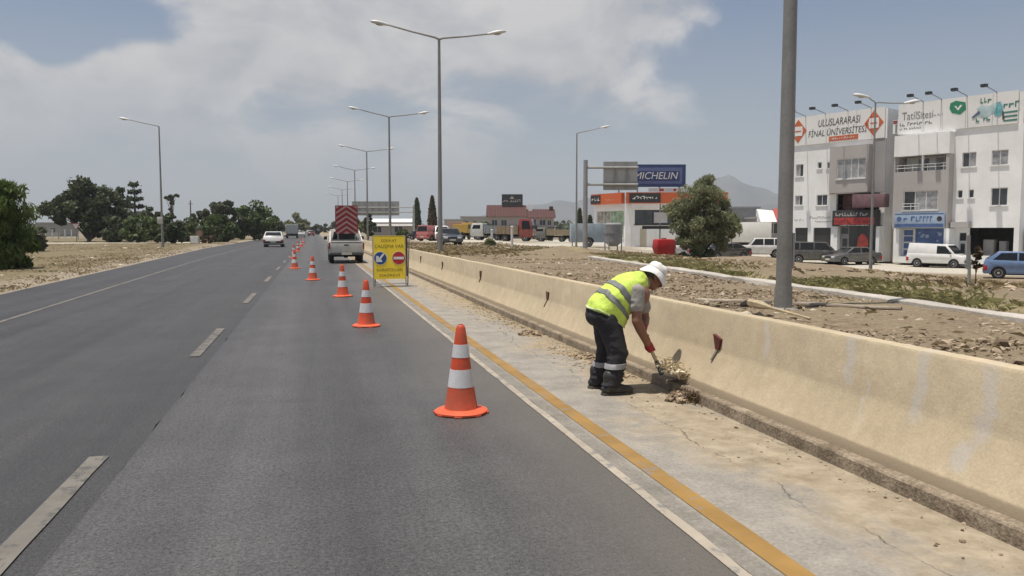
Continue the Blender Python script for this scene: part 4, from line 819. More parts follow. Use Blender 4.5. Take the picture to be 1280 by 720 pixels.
def tree(name, label, px, depth, blobs, leafm, n, size, trunk=.15, aspect=1.6, droop=0, updir=None, cat='tree', group=None, seed=1, clumps=26, hollow=.55, loc=None, nlimb=None):
    """blobs: crown ellipsoids (dx,dy,z,rx,ry,rz) in metres from the base; leaves sit in clumps at limb ends"""
    x, y = loc or at(px, depth); z0 = tz(x, y)-.05
    t = thing(name, label, cat, (x, y, z0), 0, group); rng = np.random.RandomState(seed)
    cc = []; vol = np.array([b[3]*b[4]*b[5] for b in blobs])**.67; tot = clumps
    for bl, k in zip(blobs, np.maximum(3, (vol/vol.sum()*tot)).astype(int)):
        for _ in range(k):
            d = rng.normal(size=3); d /= np.linalg.norm(d); r_ = hollow+(1-hollow)*rng.random()**.7
            cc.append((np.array(bl[:3])+d*r_*np.array(bl[3:])*.86, .34*min(bl[3:])*(.6+.8*rng.random())))
    pts = []
    per = n//len(cc)
    for c, r_ in cc:
        q = rng.normal(size=(per, 3)); q *= (rng.random((per, 1))**.4)/np.linalg.norm(q, axis=1)[:, None]
        pts.append(c+q*r_*np.array([1.15, 1.15, .85]))
    P = np.concatenate(pts); P[:, 2] = np.maximum(P[:, 2], .08)
    me = quads_mesh('crown', cards(P, size, aspect, updir, rng, droop)); link('crown', me, leafm, t)
    top = np.mean([b[:3] for b in blobs], 0); m = MB(); fork = V((top[0]*.5, top[1]*.5, max(.3, min(b[2]-b[5]*.75 for b in blobs))))
    m.tube([(0, 0, -.1), fork*.5+V((trunk*.4, 0, 0)), fork], [trunk*1.25, trunk, trunk*.85], 8)
    for c, r_ in cc[::max(1, len(cc)//(nlimb or 12))]:
        e = V(c); mid = fork.lerp(e, .5)+V((0, 0, .12*(e-fork).length)); m.tube([fork-V((0, 0, .05)), mid, e], [trunk*.55, trunk*.3, trunk*.08], 6)
    m.build('trunk', M_BARK, t, smooth=60); return t
# left side
tree('wispy_tree', 'wispy bright green tamarisk at the left picture edge', 2, 31, [(-.3, .2, 2.2, 1.25, 1.2, 1.6), (.3, -.2, 1.6, 1.0, 1.0, 1.5), (-1.0, 0, 1.4, 1.0, 1.1, 1.3), (.55, .3, .8, .8, .9, .8), (-.2, -.5, .7, 1.1, .8, .7), (.3, -.4, .5, 1.0, .8, .6), (.1, 0, 2.9, .8, .8, .8)], L_TAM, 34000, .055, .09, 5.0, .55, (0, 0, 1), seed=3, clumps=90, hollow=.35)
tree('dark_bush', 'dark low bush between the wispy tree and side road', 47, 58, [(0, 0, .9, 1.0, 1.0, 1.0), (-.9, .3, .7, .9, .9, .8)], L_GREYG, 2200, .16, .06, seed=4, clumps=20, cat='bush')
tree('broad_tree', 'broad round-crowned tree left of the pine, over the give-way sign', 112, 106, [(-.6, 0, 5.3, 3.3, 3.0, 2.9), (2.2, .5, 4.6, 3.0, 2.6, 2.6), (-3.4, 0, 4.6, 2.2, 2.2, 2.0), (3.8, 0, 2.6, 2.0, 2.0, 2.5), (1.5, -.4, 3.0, 2.6, 2.2, 2.2), (3.0, 0, 1.3, 2.4, 2.0, 1.3), (-1.5, 0, 3.6, 2.2, 2.0, 1.6), (-2.6, 0, 3.3, 1.8, 1.8, 1.3)], L_DARK, 14000, .36, .28, 1.5, seed=5, clumps=110, hollow=.45)
def pine(label, px, depth, h, w, seed):
    x, y = at(px, depth); t = thing('norfolk_pine', label, 'tree', (x, y, 0), 0, 'tiered pines at left'); rng = np.random.RandomState(seed); m = MB(); m.tube([(0, 0, -.1), (0, 0, h*.6), (0, 0, h)], [.25, .17, .05], 7); P = []
    for i, z in enumerate(np.linspace(h*.45, h*.97, 5)):
        r_ = w*(1-.17*i) if i else w*.75
        for k in range(5):
            a = k*1.256+i*.7+rng.rand()*.4; e = np.array([math.cos(a)*r_, math.sin(a)*r_, z+.25]); m.tube([(0, 0, z), tuple(e)], [.06, .02], 5)
            s = np.linspace(.35, 1, 40)[:, None]; P.append(np.array([0, 0, z])+(e-np.array([0, 0, z]))*s+rng.normal(size=(40, 3))*np.array([.2, .2, .14]))
    m.build('trunk', M_BARK, t); link('crown', quads_mesh('crown', cards(np.concatenate(P), .34, 1.8, None, rng)), L_DARK, t)
pine('tallest tiered pine behind the broad left tree', 172, 135, 9.3, 1.75, 1); pine('thinner tiered pine touching the broad left tree', 154, 130, 8.1, 1.0, 2)
tree('flat_topped_tree', 'grey flat-topped leaning tree just right of the left lamp pole', 218, 170, [(.5, 0, 8.6, 1.3, 1.0, .55), (-.5, 0, 8.4, 1.0, 1.0, .6), (.1, 0, 7.6, .8, .7, .7), (.0, 0, 6.0, .8, .7, .4), (-.1, 0, 4.6, 1.2, 1, .6)], L_GREYG, 1500, .34, .16, seed=90, clumps=30)
tree('slender_tree', 'pale bare-stemmed shrub below the tiered pine', 166, 112, [(0, 0, 2.2, 1.1, 1.1, 1.9)], L_GREYG, 1500, .22, .1, seed=21, clumps=16)
tree('round_tree', 'small dark round tree just left of the left lamp pole', 193, 122, [(0, 0, 3.6, 1.5, 1.5, 1.6), (.4, 0, 2.2, 1.6, 1.5, 1.6)], L_DARK, 2600, .3, .14, seed=6, clumps=26)
for i, (px, d, w, h, lb, lm) in enumerate(((148, 98, 1.6, 3.2, 'dark shrub at the foot of the broad left tree', L_DARK), (175, 96, 1.9, 3.0, 'green shrub under the tiered pine', L_MID), (199, 94, 1.7, 2.9, 'green shrub behind the left lamp pole', L_MID), (219, 92, 1.6, 2.7, 'dark shrub right of the left lamp pole', L_DARK), (250, 112, 2.4, 2.7, 'dark hedge-like shrub left of the wide roadside bush', L_DARK), (236, 105, 1.4, 2.3, 'low dark shrub below the far thin pole', L_DARK), (182, 103, 2.2, 3.4, 'taller shrub filling the gap below the pine', L_DARK))):
    h *= 1.3; tree('leafy_shrub', lb, px, d, [(0, 0, h*.5, w*.9, w*.9, h*.48), (w*.5, .2, h*.35, w*.6, w*.7, h*.34), (-w*.5, -.2, h*.38, w*.6, w*.7, h*.36), (0, 0, h*.22, w*1.15, w*.9, h*.24)], lm, 2600, .28, .08, 1.5, seed=30+i, clumps=24, cat='bush', group='shrubs along the left verge')
tree('dry_bush', 'straw-brown low bush near the round brown sign', 263, 90, [(0, 0, .5, .95, .7, .55)], L_BROWN, 900, .16, .04, seed=50, clumps=12, cat='bush')
tree('spreading_bush', 'wide green bush at the roadside right of the round sign', 273, 100, [(0, 0, 1.9, 2.4, 1.7, 1.8), (-2.2, .4, 1.5, 1.4, 1.3, 1.2), (1.9, .2, 1.1, 1.3, 1.2, 1.1), (-.3, -.4, .6, 3.0, 1.6, .75)], L_MID, 6500, .28, .1, 1.5, seed=51, clumps=44, cat='bush')
tree('tall_tree', 'tall grey-green tree above the wide roadside bush', 281, 128, [(0, 0, 4.8, 1.8, 1.7, 1.9), (-2.0, 0, 3.7, 1.5, 1.4, 1.3), (1.5, 0, 3.4, 1.9, 1.5, 1.7), (-3.6, 0, 3.6, 1.2, 1.2, 1.2), (-.5, 0, 1.6, 3.4, 1.7, 1.7)], L_GREYG, 8000, .30, .2, 1.5, seed=52, clumps=50)
tree('dense_tree', 'dense dome-shaped green tree by the white car', 318, 132, [(0, 0, 3.5, 3.0, 2.4, 3.1), (1.5, 0, 2.8, 2.7, 2.2, 2.7), (-2.4, 0, 3.0, 2.3, 2.0, 2.7), (2.8, 0, 1.8, 1.8, 1.7, 1.8), (0, -.6, 1.0, 3.6, 2, 1.1)], L_MID, 9500, .30, .25, 1.5, seed=53, clumps=64)
tree('dark_round_tree', 'dark tree behind the dense dome-shaped tree', 332, 160, [(0, 0, 3.0, 2.4, 2.2, 2.7), (1.9, 0, 2.2, 1.6, 1.8, 2.0)], L_DARK, 2800, .36, .25, seed=54, clumps=30)
tree('far_round_tree', 'far pale olive tree over the distant truck', 371, 255, [(0, 0, 4.6, 3.0, 2.6, 2.9), (2.4, 0, 3.4, 2.0, 2.0, 2.4), (-1.8, 0, 2.8, 2.0, 2.0, 2.2)], L_OLIVE, 2600, .5, .3, seed=55, clumps=30)
tree('far_dark_tree', 'distant dark tree left of the far truck', 350, 230, [(0, 0, 2.2, 2.2, 2, 2.0)], L_DARK, 900, .5, .25, seed=56, clumps=14)
tree('far_dark_tree', 'distant dark tree at the end of the road', 398, 300, [(0, 0, 2.6, 3.0, 2, 2.3), (3.4, 0, 2.2, 2.0, 2, 1.9)], L_DARK, 1400, .5, .25, seed=57, clumps=18)
tree('far_dark_tree', 'distant dark trees beside the far lamps', 421, 260, [(0, 0, 2.6, 2.4, 2, 2.2), (2.6, 0, 2.0, 1.8, 2, 1.7)], L_DARK, 1300, .5, .25, seed=58, clumps=18)
# right side
tree('dark_conical_tree', 'dark pointed tree right of the pickup under the gantry', 461, 118, [(0, 0, 1.6, 1.15, 1.1, 1.6), (.1, 0, 2.8, .7, .7, 1.1)], L_DARK, 2200, .24, .12, seed=60, clumps=24)
tree('small_tree', 'small olive tree directly right of the warning board', 449, 112, [(0, 0, 1.8, .8, .8, 1.5)], L_OLIVE, 1200, .22, .1, seed=61, clumps=14)
def cypress(label, px, depth, h, w, lm, seed):
    x, y = at(px, depth); z0 = tz(x, y); t = thing('cypress', label, 'tree', (x, y, z0), 0, 'narrow cypresses'); rng = np.random.RandomState(seed); n = 1500
    u = rng.random(n)**.8; a = rng.random(n)*6.28; r_ = w*np.sin(np.clip(u*.92+.06, 0, 1)**.6*math.pi)**.8*(.55+.45*rng.random(n))+.05
    P = np.stack([r_*np.cos(a), r_*np.sin(a), .3+u*(h-.3)], 1); link('crown', quads_mesh('crown', cards(P, .26, 2.2, (0, 0, 1), rng, .5)), lm, t); m = MB(); m.tube([(0, 0, -.1), (0, 0, h*.9)], [.14, .03], 7); m.build('trunk', M_BARK, t)
cypress('dark narrow cypress beyond the yellow sign', 522, 150, 7.2, .75, L_DARK, 1); cypress('brown drying cypress beside the tall lamp pole', 541, 150, 7.6, .85, L_BROWN, 2)
cypress('thin dark cypress left of the sign pole', 724, 128, 5.2, .45, L_DARK, 3); cypress('short thin cypress right of the sign pole', 737, 132, 4.2, .5, L_DARK, 4)
for i, (px, d, w, h, lb, lm) in enumerate(((508, 118, 1.5, 1.9, 'green shrub above the yellow warning sign', L_MID), (530, 138, 1.3, 2.6, 'dark shrub between the two cypresses', L_DARK), (590, 150, 1.8, 3.3, 'green shrub above the yellow truck', L_MID), (606, 145, 2.0, 3.6, 'green tree at the left end of the red-roofed house', L_MID), (672, 140, 1.6, 2.2, 'green shrub right of the red truck cab', L_MID), (682, 132, 1.3, 1.9, 'round green shrub before the house porch', L_DARK), (712, 120, 1.0, 1.9, 'dark shrub left of the pale blue trailer', L_DARK), (736, 118, 1.2, 1.7, 'dark shrub above the pale blue trailer', L_DARK), (612, 66, .38, .5, 'low green weed clump at the white posts', L_OLIVE))):
    tree('leafy_shrub', lb, px, d, [(0, 0, h*.5, w*.9, w*.9, h*.48), (w*.5, .2, h*.4, w*.6, w*.7, h*.36)], lm, 1100, .3, .07, 1.5, seed=70+i, clumps=16, cat='bush', group='shrubs beyond the barrier')
tree('feathery_tree', 'large feathery olive-green tree between tyre shop and white truck', 876, 57, [(0, 0, 4.1, 1.7, 1.5, 1.9), (-1.4, .2, 3.3, 1.4, 1.4, 1.5), (1.6, 0, 3.1, 1.5, 1.4, 1.7), (.2, -.3, 2.5, 2.0, 1.6, 1.5), (-.9, 0, 1.6, 1.3, 1.1, 1.1), (1.4, .2, 1.8, 1.3, 1.1, 1.2), (.3, .1, 5.4, .8, .8, .8), (2.4, 0, 2.6, .9, .9, 1.0)], L_OLIVE, 34000, .085, .16, 3.2, .45, (0, 0, 1), seed=80, clumps=170, hollow=.35, nlimb=18)
tree('dark_undergrowth', 'dark undergrowth at the foot of the feathery tree', 880, 56.5, [(0, 0, .6, 1.3, .8, .6), (-1.2, .1, .5, .7, .7, .5)], L_DARK, 1600, .14, .05, seed=81, clumps=18, cat='bush')
tree('dry_sapling', 'small brown dry sapling beside the leaning stake', 1219, 17, [(0, 0, .55, .10, .1, .32)], L_BROWN, 260, .06, .012, 1.8, seed=82, clumps=10, cat='bush', nlimb=6)
# far wooded mass along the horizon
rng = np.random.RandomState(9); P = []
for i in range(620):
    px = rng.uniform(-900, 2300); d = rng.uniform(330, 620); x, y = at(px, d)
    if abs(x) < 22: continue
    r_ = rng.uniform(2.5, 5.5); q = rng.normal(size=(55, 3)); q *= (rng.random((55, 1))**.4)/np.linalg.norm(q, axis=1)[:, None]
    P.append(np.array([x, y, r_*.55])+q*np.array([r_*1.5, r_*1.5, r_*.6]))
link('distant_woods', quads_mesh('distant_woods', cards(np.concatenate(P), 1.5, 1.3, None, rng)), L_DARK, kind='stuff', label='dark band of far-off trees along the horizon', cat='woods')

# ---------------------------------------------------------------- dry grass, rubble, stones
def blades(name, pts, h, lean, w, m, label, rng):
    n = len(pts); a = rng.random(n)*6.28; d = np.stack([np.cos(a), np.sin(a), np.zeros(n)], 1); s = np.stack([-np.sin(a), np.cos(a), np.zeros(n)], 1)
    hh = (h*(.4+1.0*rng.random(n)))[:, None]; le = lean*(.3+rng.random((n, 1))); ww = w*(.7+.6*rng.random((n, 1)))
    up = np.array([0, 0, 1.]); mid = pts+up*hh*.6+d*hh*le*.35; tip = pts+up*hh*(1-.25*le)+d*hh*le
    v = np.stack([pts-s*ww, pts+s*ww, mid+s*ww*.7, tip], 1).reshape(-1, 3); return link(name, quads_mesh(name, v), m, kind='stuff', label=label, cat='grass')
rng = np.random.RandomState(11)
def gz(x, y): return tz(x, y)
def scatter(n, fx, keep=None):
    out = []
    while len(out) < n:
        x, y = fx()
        nz = noise.noise((x*.45, y*.45, 5))
        if keep is None or keep(x, y, nz): out.append((x, y))
    return out
def left_pt():
    y = 12+100*rng.random()**1.7; return road_edge(y)-.15-rng.random()**1.1*min(22, 4+y*.25), y
pl = scatter(34000, left_pt, lambda x, y, n: n > rng.uniform(-.45, .4) and x > -44 and abs(y-(104+.03*x)) > 4.5)
e = lambda x, y: ss(road_edge(y)+.3, road_edge(y)-1.4, x)*.05
blades('dry_grass', np.array([(x, y, e(x, y)-.02) for x, y in pl]), .085, 1.3, .006, L_DRY, 'straw-yellow dry grass over the left verge', rng)
def right_pt():
    y = -3+38*rng.random()**1.4; return 3.8+rng.random()*(kerb_x(y)-3.9), y
pr = scatter(1200, right_pt, lambda x, y, n: n > rng.uniform(-.3, .5))
blades('dry_weeds', np.array([(x, y, gz(x, y)+.0) for x, y in pr]), .055, 1.9, .0022, L_DRY, 'brown dry weeds on the rubble behind the barrier', rng)
def grass_pt():
    y = 4+46*rng.random()**1.3; return kerb_x(y)+.3+rng.random()**1.6*1.9+(y-10)*.015, y
pg = scatter(7500, grass_pt, lambda x, y, n: n > rng.uniform(-.25, .45))
blades('green_grass', np.array([(x, y, gz(x, y)-.02) for x, y in pg]), .12, 1.3, .005, L_GRASS, 'greenish grass strip beyond the pale kerb', rng)
def far_pt():
    y = 6+60*rng.random()**1.2; return kerb_x(y)+2.6+rng.random()*18, y
pf = scatter(9000, far_pt, lambda x, y, n: n > rng.uniform(-.1, .5))
blades('dry_weeds', np.array([(x, y, gz(x, y)-.03) for x, y in pf]), .16, 1.2, .012, L_DRY, 'scattered straw weeds over the bare ground before the shops', rng)
def gut_pt():
    y = 5+22*rng.random()**1.2; return 3.31-abs(rng.normal())*.16*(1.6 if 7.6 < y < 16 else .5), y
pk = scatter(900, gut_pt, lambda x, y, n: (7.7 < y < 17 and noise.noise((x, y*.5, 1)) > rng.uniform(-.5, .3)) or rng.rand() < .01)
blades('dry_straw', np.array([(x, y, .012) for x, y in pk]), .016, 3.0, .0016, L_DRY, 'dry straw and weeds swept against the kerb behind the worker', rng)

# icosahedron clods in a few thousands: rubble behind the barrier
ICO = bmesh.new(); bmesh.ops.create_icosphere(ICO, subdivisions=1, radius=1); IV = np.array([v.co[:] for v in ICO.verts]); IF = [tuple(v.index for v in f.verts) for f in ICO.faces]; ICO.free()
def stones(name, pts, rad, flat_, m, label, rng, cat='rubble'):
    vs, fs = [], []; k = len(IV)
    for i, (x, y, z) in enumerate(pts):
        r_ = rad*(.35+1.1*rng.random()**2.5*2); s = r_*np.array([.8+.6*rng.random(), .8+.6*rng.random(), flat_*(.6+.8*rng.random())]); a = rng.random()*6.28
        q = IV*(1+.3*rng.normal(size=(k, 1)))*s; c, s_ = math.cos(a), math.sin(a)
        vs.append(np.stack([q[:, 0]*c-q[:, 1]*s_+x, q[:, 0]*s_+q[:, 1]*c+y, q[:, 2]+z+s[2]*.3], 1)); fs += [(a_+i*k, b_+i*k, c_+i*k) for a_, b_, c_ in IF]
    me = bpy.data.meshes.new(name); me.from_pydata(np.concatenate(vs).tolist(), [], fs); return link(name, me, m, kind='stuff', label=label, cat=cat)
def stonemat(name, c0, c1):
    m = bpy.data.materials.new(name); m.use_nodes = True; k = NT(m.node_tree); b = k.n['Principled BSDF']
    g = k.new('ShaderNodeNewGeometry'); c = k.mix(g.outputs['Random Per Island'], c0, c1); s = k.mr(k.noise(g.outputs['Position'], 25, 4), .3, .7, .75, 1.25)
    k.put(b.inputs['Base Color'], k.mix(1, c, k.comb(s, s, s), 'MULTIPLY')); b.inputs['Roughness'].default_value = .95; return m
M_CLOD = stonemat('clod_earth', (.12, .083, .053), (.42, .33, .24)); M_STONE = stonemat('stone_pale', (.34, .29, .22), (.52, .46, .37))
pc = scatter(22000, right_pt, lambda x, y, n: n > rng.uniform(-1.1, .1))
stones('rubble', [(x, y, gz(x, y)) for x, y in pc], .0095, .6, M_CLOD, 'brown clods and rubble behind the barrier', rng)
pc = scatter(2800, right_pt, lambda x, y, n: n > rng.uniform(-.7, .3)); stones('rubble', [(x, y, gz(x, y)) for x, y in pc], .016, .5, M_CLOD, 'fist-sized earth clods behind the barrier', rng)
pc = scatter(90, right_pt); stones('rubble', [(x, y, gz(x, y)) for x, y in pc], .03, .5, M_CLOD, 'large earth lumps behind the barrier', rng)
pc = scatter(520, right_pt); stones('rubble', [(x, y, gz(x, y)) for x, y in pc], .021, .6, M_STONE, 'pale stone chips behind the barrier', rng)
pc = scatter(1100, far_pt); stones('rubble', [(x, y, gz(x, y)) for x, y in pc], .06, .5, M_CLOD, 'clods on the bare ground before the shops', rng)
pc = scatter(900, left_pt, lambda x, y, n: x > -40); stones('rubble', [(x, y, .02) for x, y in pc], .05, .5, M_STONE, 'small pale stones over the left verge', rng)
pc = scatter(700, lambda: (3.31-abs(rng.normal())*.22, 2+24*rng.random()**1.4)); stones('gravel', [(x, y, .006) for x, y in pc], .0055, .6, M_CLOD, 'grit and crumbs along the kerb foot', rng, 'grit')
def mid_pt():
    y = 28+50*rng.random(); return 3.9+rng.random()*(kerb_x(y)+3-3.9), y
pm = scatter(7000, mid_pt, lambda x, y, n: n > rng.uniform(-.3, .5))
blades('dry_weeds', np.array([(x, y, gz(x, y)-.02) for x, y in pm]), .16, 1.4, .012, L_DRY, 'dry weeds over the far part of the rubble strip', rng)
pc = scatter(2500, mid_pt); stones('rubble', [(x, y, gz(x, y)) for x, y in pc], .035, .6, M_CLOD, 'clods over the far part of the rubble strip', rng)
# single larger stones
def rock(px, py_depth, r_, label, group, m, x=None):
    xx, yy = at(px, py_depth); q = np.random.RandomState(int(px*7+py_depth)); v = IV*(1+.22*q.normal(size=(len(IV), 1)))*np.array([r_*1.2, r_, r_*.6]); me = MB(); me.add(v.tolist(), IF)
    o = me.build('rock', m, bevel=r_*.12); o.location = (xx, yy, tz(xx, yy)+r_*.25); tag(o, label, 'rock', group)
for px, d, r_, lb in ((117, 42, .16, 'pale stone on the left verge lying closest to the camera'), (71, 52, .13, 'pale stone on the verge below the gap between wispy and broad trees'), (104, 58, .14, 'pale stone on the verge directly below the give-way sign'),
        (158, 66, .18, 'pale stone on the verge midway between give-way sign and left lamp pole'), (176, 62, .16, 'pale stone on the verge just left of the left lamp pole'), (135, 75, .18, 'farthest pale stone on the left verge, under the right half of the broad tree'),
        (44, 44, .10, 'small pale stone on the verge beside the wispy tree'), (200, 68, .15, 'pale stone at the very foot of the left lamp pole')):
    rock(px, d, r_, lb, 'pale stones on the left verge', M_STONE)
for px, d, r_, lb in ((1128, 8.4, .05, 'pale stone in front of the right end of the old kerb lengths'), (1152, 8.3, .065, 'largest pale stone on the near rubble, right of the old kerb lengths'), (1201, 7.6, .05, 'pale stone on the rubble straight below the leaning metal stake'),
        (1234, 8.0, .045, 'rightmost pale stone on the rubble, close to the pale kerb'), (1060, 8.8, .05, 'pale stone in front of the middle of the old kerb lengths'), (1026, 8.6, .055, 'pale stone on rubble a little right of the thick pole foot'),
        (1018, 9.4, .06, 'pale stone just behind the one right of the thick pole foot'), (700, 22, .10, 'pale stone on the rubble behind the barrier, left of the worker'), (605, 32, .14, 'farthest pale stone on the rubble, right of the tall double-armed lamp')):
    rock(px, d, r_*.7, lb, 'pale stones behind the barrier', M_STONE)
# broken timber and slabs by the lamp pole
x, y = 4.88, 8.05
t = thing('broken_log', 'pale broken log with dark end beside the lamp pole base', 'log', (x, y, .66), 0)
m = MB(); q = [(-.09, .10, .075), (-.05, -.06, .06), (-.03, -.22, .045), (-.02, -.95, 0)]; m.tube(q, [.047, .050, .018, .009], 7); m.build('shaft', mat('bleached_wood', (.44, .36, .24), .85, var=.25, vs=6, bump=.4), t, smooth=50)
m = MB(); m.tube([(-.15, .19, .035), (-.115, .14, .055), (-.088, .096, .073)], [.018, .042, .044], 7); m.build('charred_end', mat('charred_wood', (.05, .042, .036), .95, var=.4, vs=12, bump=.8), t)
def slab(px0, d0, px1, d1, w, h, label, m_):
    x0, y0 = at(px0, d0); x1, y1 = at(px1, d1); u = V((x1-x0, y1-y0, 0)); L = u.length; u.normalize(); n = V((-u.y, u.x, 0)); mb = MB(); rs = []
    for t_ in np.linspace(0, L, 12):
        c = V((x0, y0, 0))+u*t_; z = tz(c.x, c.y)+.02; j = .02*noise.noise((t_*2, px0, 0))
        rs.append([c+n*(-w/2+j)+V((0, 0, z)), c+n*(w/2+j)+V((0, 0, z)), c+n*(w/2-.01+j)+V((0, 0, z+h)), c+n*(-w/2+.01+j)+V((0, 0, z+h+j))])
    mb.rings(rs); tag(mb.build('kerb_stone', m_, bevel=.008), label, 'kerb stone', 'old kerb stones lying on the rubble')
slab(872, 10.6, 965, 10.2, .12, .035, 'old grey kerb length left of the lamp pole foot', mat('old_concrete', (.30, .26, .21), .95, var=.35, vs=4, bump=.8, dirt=(.22, .16, .11), dirt_amt=.7))
slab(995, 10.1, 1128, 9.4, .12, .03, 'old grey kerb length right of the lamp pole foot', MATS['old_concrete'])

# ================================================================ TRAFFIC CONES
def make_cone():
    t = thing('traffic_cone', '', 'traffic cone', (0, 0, 0), 0, 'traffic cones closing the right lane')
    H = .75; rad = lambda z: .137-(.137-.036)*(z-.04)/(H-.04)
    # flange: eight-sided rounded base
    m = MB(); prof = [(.205, 0), (.222, .006), (.222, .02), (.20, .030), (.15, .040)]
    rs = []
    for r_, z in prof: rs.append([(r_*(1+.055*abs(math.cos(2*a))**3)*math.cos(a), r_*(1+.055*abs(math.cos(2*a))**3)*math.sin(a), z) for a in np.linspace(0, 2*math.pi, 41)[:-1]])
    m.rings(rs); m.build('base', mat('cone_base_orange', (.66, .10, .035), .5, var=.1, dirt=(.3, .14, .08), dirt_amt=.5), t, smooth=35)
    for i in range(8):
        a = i*math.pi/4+.2; c, s = math.cos(a), math.sin(a); m = MB(); m.hexa([(c*q-s*w, s*q+c*w, z) for z in (-.004, .012) for q, w in ((.2, -.035), (.235, -.03), (.235, .03), (.2, .035))]); m.build('foot', M_ORANGE, t, bevel=.004)
    m = MB(); m.lathe([(.150, .03), (.140, .045), (rad(.3), .3), (rad(.6), .6), (.040, .72), (.030, .745), (.022, .75)], 32); m.build('shell', M_ORANGE, t, smooth=40)
    m = MB(); m.lathe([(.023, .742), (.021, .752), (.012, .7515)], 16); m.build('tip_hole', mat('cone_inside', (.12, .02, .01), .8), t)
    for z0, z1 in ((.225, .375), (.475, .585)):
        m = MB(); m.lathe([(rad(z0)-.004, z0), (rad(z0)+.0025, z0+.001), (rad(z1)+.0025, z1-.001), (rad(z1)-.004, z1)], 32); m.build('reflective_band', M_BAND, t, smooth=40)
    return t
cone = make_cone(); tilt = random.Random(4)
cl = ['nearest and largest orange cone, on the lane in the foreground', 'second orange cone, left of the white lane line before the yellow sign', 'third orange cone, between the pickup tailgate and camera', 'fourth orange cone, in mid lane left of the pickup',
      'fifth orange cone, beside the dashed lane line', 'sixth orange cone, half hidden behind the fifth', 'seventh small orange cone farther up the dashed line', 'farthest tiny orange cone on the dashed line', 'tiny orange cone between the seventh and the farthest']
for i, (x, y) in enumerate([(1.185, 6.62), (.79, 13.05), (.62, 19.1), (-.07, 25.7), (-.80, 33.6), (-1.12, 46), (-1.22, 62), (-1.25, 96), (-1.24, 78)]):
    c = cone if i == 0 else copy_tree(cone)
    c.location = (x, y, .008); c.rotation_euler = (R(tilt.uniform(-.8, .8)), R(tilt.uniform(-.8, .8)), tilt.uniform(0, 6)); c['label'] = cl[i]
cone.rotation_euler = (0, 0, .3)

# ================================================================ WARNING SIGN
def road_sign():
    W, Ht = .86, 1.16; x, y = 1.965, 22.2
    t = thing('warning_sign', 'yellow folding road-works sign board with blue and red discs on the shoulder', 'road sign', (x, y, .005), R(4))
    lean = .13
    pf = lambda u, z, n=0: V((u, lean*(z)/1.4-.25-n, z))
    M_Y = mat('sign_yellow', (.84, .62, .03), .5, var=.06, dirt=(.45, .33, .05), dirt_amt=.3)
    z0, z1 = .22, 1.37
    def plate(name, a, b, c, d, n0, n1, m_, par): m = MB(); m.prism([pf(a, c, n0), pf(b, c, n0), pf(b, d, n0), pf(a, d, n0)], [pf(a, c, n1), pf(b, c, n1), pf(b, d, n1), pf(a, d, n1)]); return m.build(name, m_, par)
    pn = plate('panel', -W/2, W/2, z0, z1, 0, .012, M_Y, t)
    M_BRN = mat('sign_edge_brown', (.09, .07, .03), .7)
    for u in (-W/2-.012, W/2+.012):
        m = MB(); m.tube([pf(u, 0.0, -.01), pf(u, 1.38, -.01)], .018, 6); m.build('leg', M_STEEL, t)
    m = MB(); m.tube([pf(-W/2, .09, -.01), pf(W/2, .09, -.01)], .015, 6); m.build('crossbar', M_STEEL, t)
    pr = lambda u, z, n=0: V((u, .30-.30*(z/1.4)+n, z))
    m = MB(); m.prism([pr(-W/2+.1, .26), pr(W/2+.14, .26), pr(W/2+.11, 1.37), pr(-W/2+.1, 1.37)], [pr(-W/2+.1, .26, .012), pr(W/2+.14, .26, .012), pr(W/2+.11, 1.37, .012), pr(-W/2+.1, 1.37, .012)]); m.build('rear_panel', M_BRN, t)
    for u in (-W/2+.1, W/2+.155): m = MB(); m.tube([pr(u, 0, 0), pr(u, 1.38, 0)], .018, 6); m.build('leg', M_STEEL, t)
    m = MB(); m.tube([pr(-W/2+.1, .06, .0), pr(W/2+.155, .06, .0)], .02, 6); m.build('crossbar', M_INKG, t)
    m = MB(); m.tube([(-W/2-.02, lean-.25+.03, 1.385), (W/2+.02, lean-.25+.03, 1.385)], .018, 6); m.build('hinge_bar', mat('hinge_yellow', (.40, .31, .04), .6), t)
    disc = lambda nm, uc, zc, r_, n0, m_, par: (lambda m: (m.prism([pf(uc+r_*math.cos(a), zc+r_*math.sin(a), n0) for a in np.linspace(0, 2*math.pi, 29)[:-1]], [pf(uc+r_*math.cos(a), zc+r_*math.sin(a), n0+.004) for a in np.linspace(0, 2*math.pi, 29)[:-1]]), m.build(nm, m_, par))[1])(MB())
    d = disc('disc', -.25, .79, .182, .013, M_FRAMEW, pn); disc('disc_field', -.25, .79, .168, .0175, mat('sign_blue', (.012, .05, .20), .4), d)
    m = MB(); ar = [(-.13, .905), (-.175, .93), (-.29, .79), (-.30, .845), (-.365, .86), (-.375, .685), (-.20, .69), (-.215, .75), (-.245, .755)]; m.prism([pf(u, z, .022) for u, z in ar], [pf(u, z, .026) for u, z in ar]); m.build('arrow', M_FRAMEW, d)
    d = disc('disc', .25, .79, .182, .013, M_FRAMEW, pn); disc('disc_field', .25, .79, .172, .0175, mat('sign_red', (.40, .018, .02), .4), d)
    m = MB(); m.prism([pf(u, z, .022) for u, z in ((.11, .755), (.39, .755), (.39, .825), (.11, .825))], [pf(u, z, .026) for u, z in ((.11, .755), (.39, .755), (.39, .825), (.11, .825))]); m.build('bar', M_FRAMEW, d)
    ink = mat('sign_ink', (.10, .075, .01), .6)
    for s, zc, w, h in (('DİKKAT', 1.28, .42, .09), ('ÇALIŞMA VAR', 1.105, .80, .125), ('KARAYOLLARI', .475, .70, .085), ('DAİRESİ', .335, .56, .085)):
        text_mb(s, w, h, lambda a, b, q: pf(a, zc+b, .0125+q), .003).build('lettering', ink, pn)
road_sign()

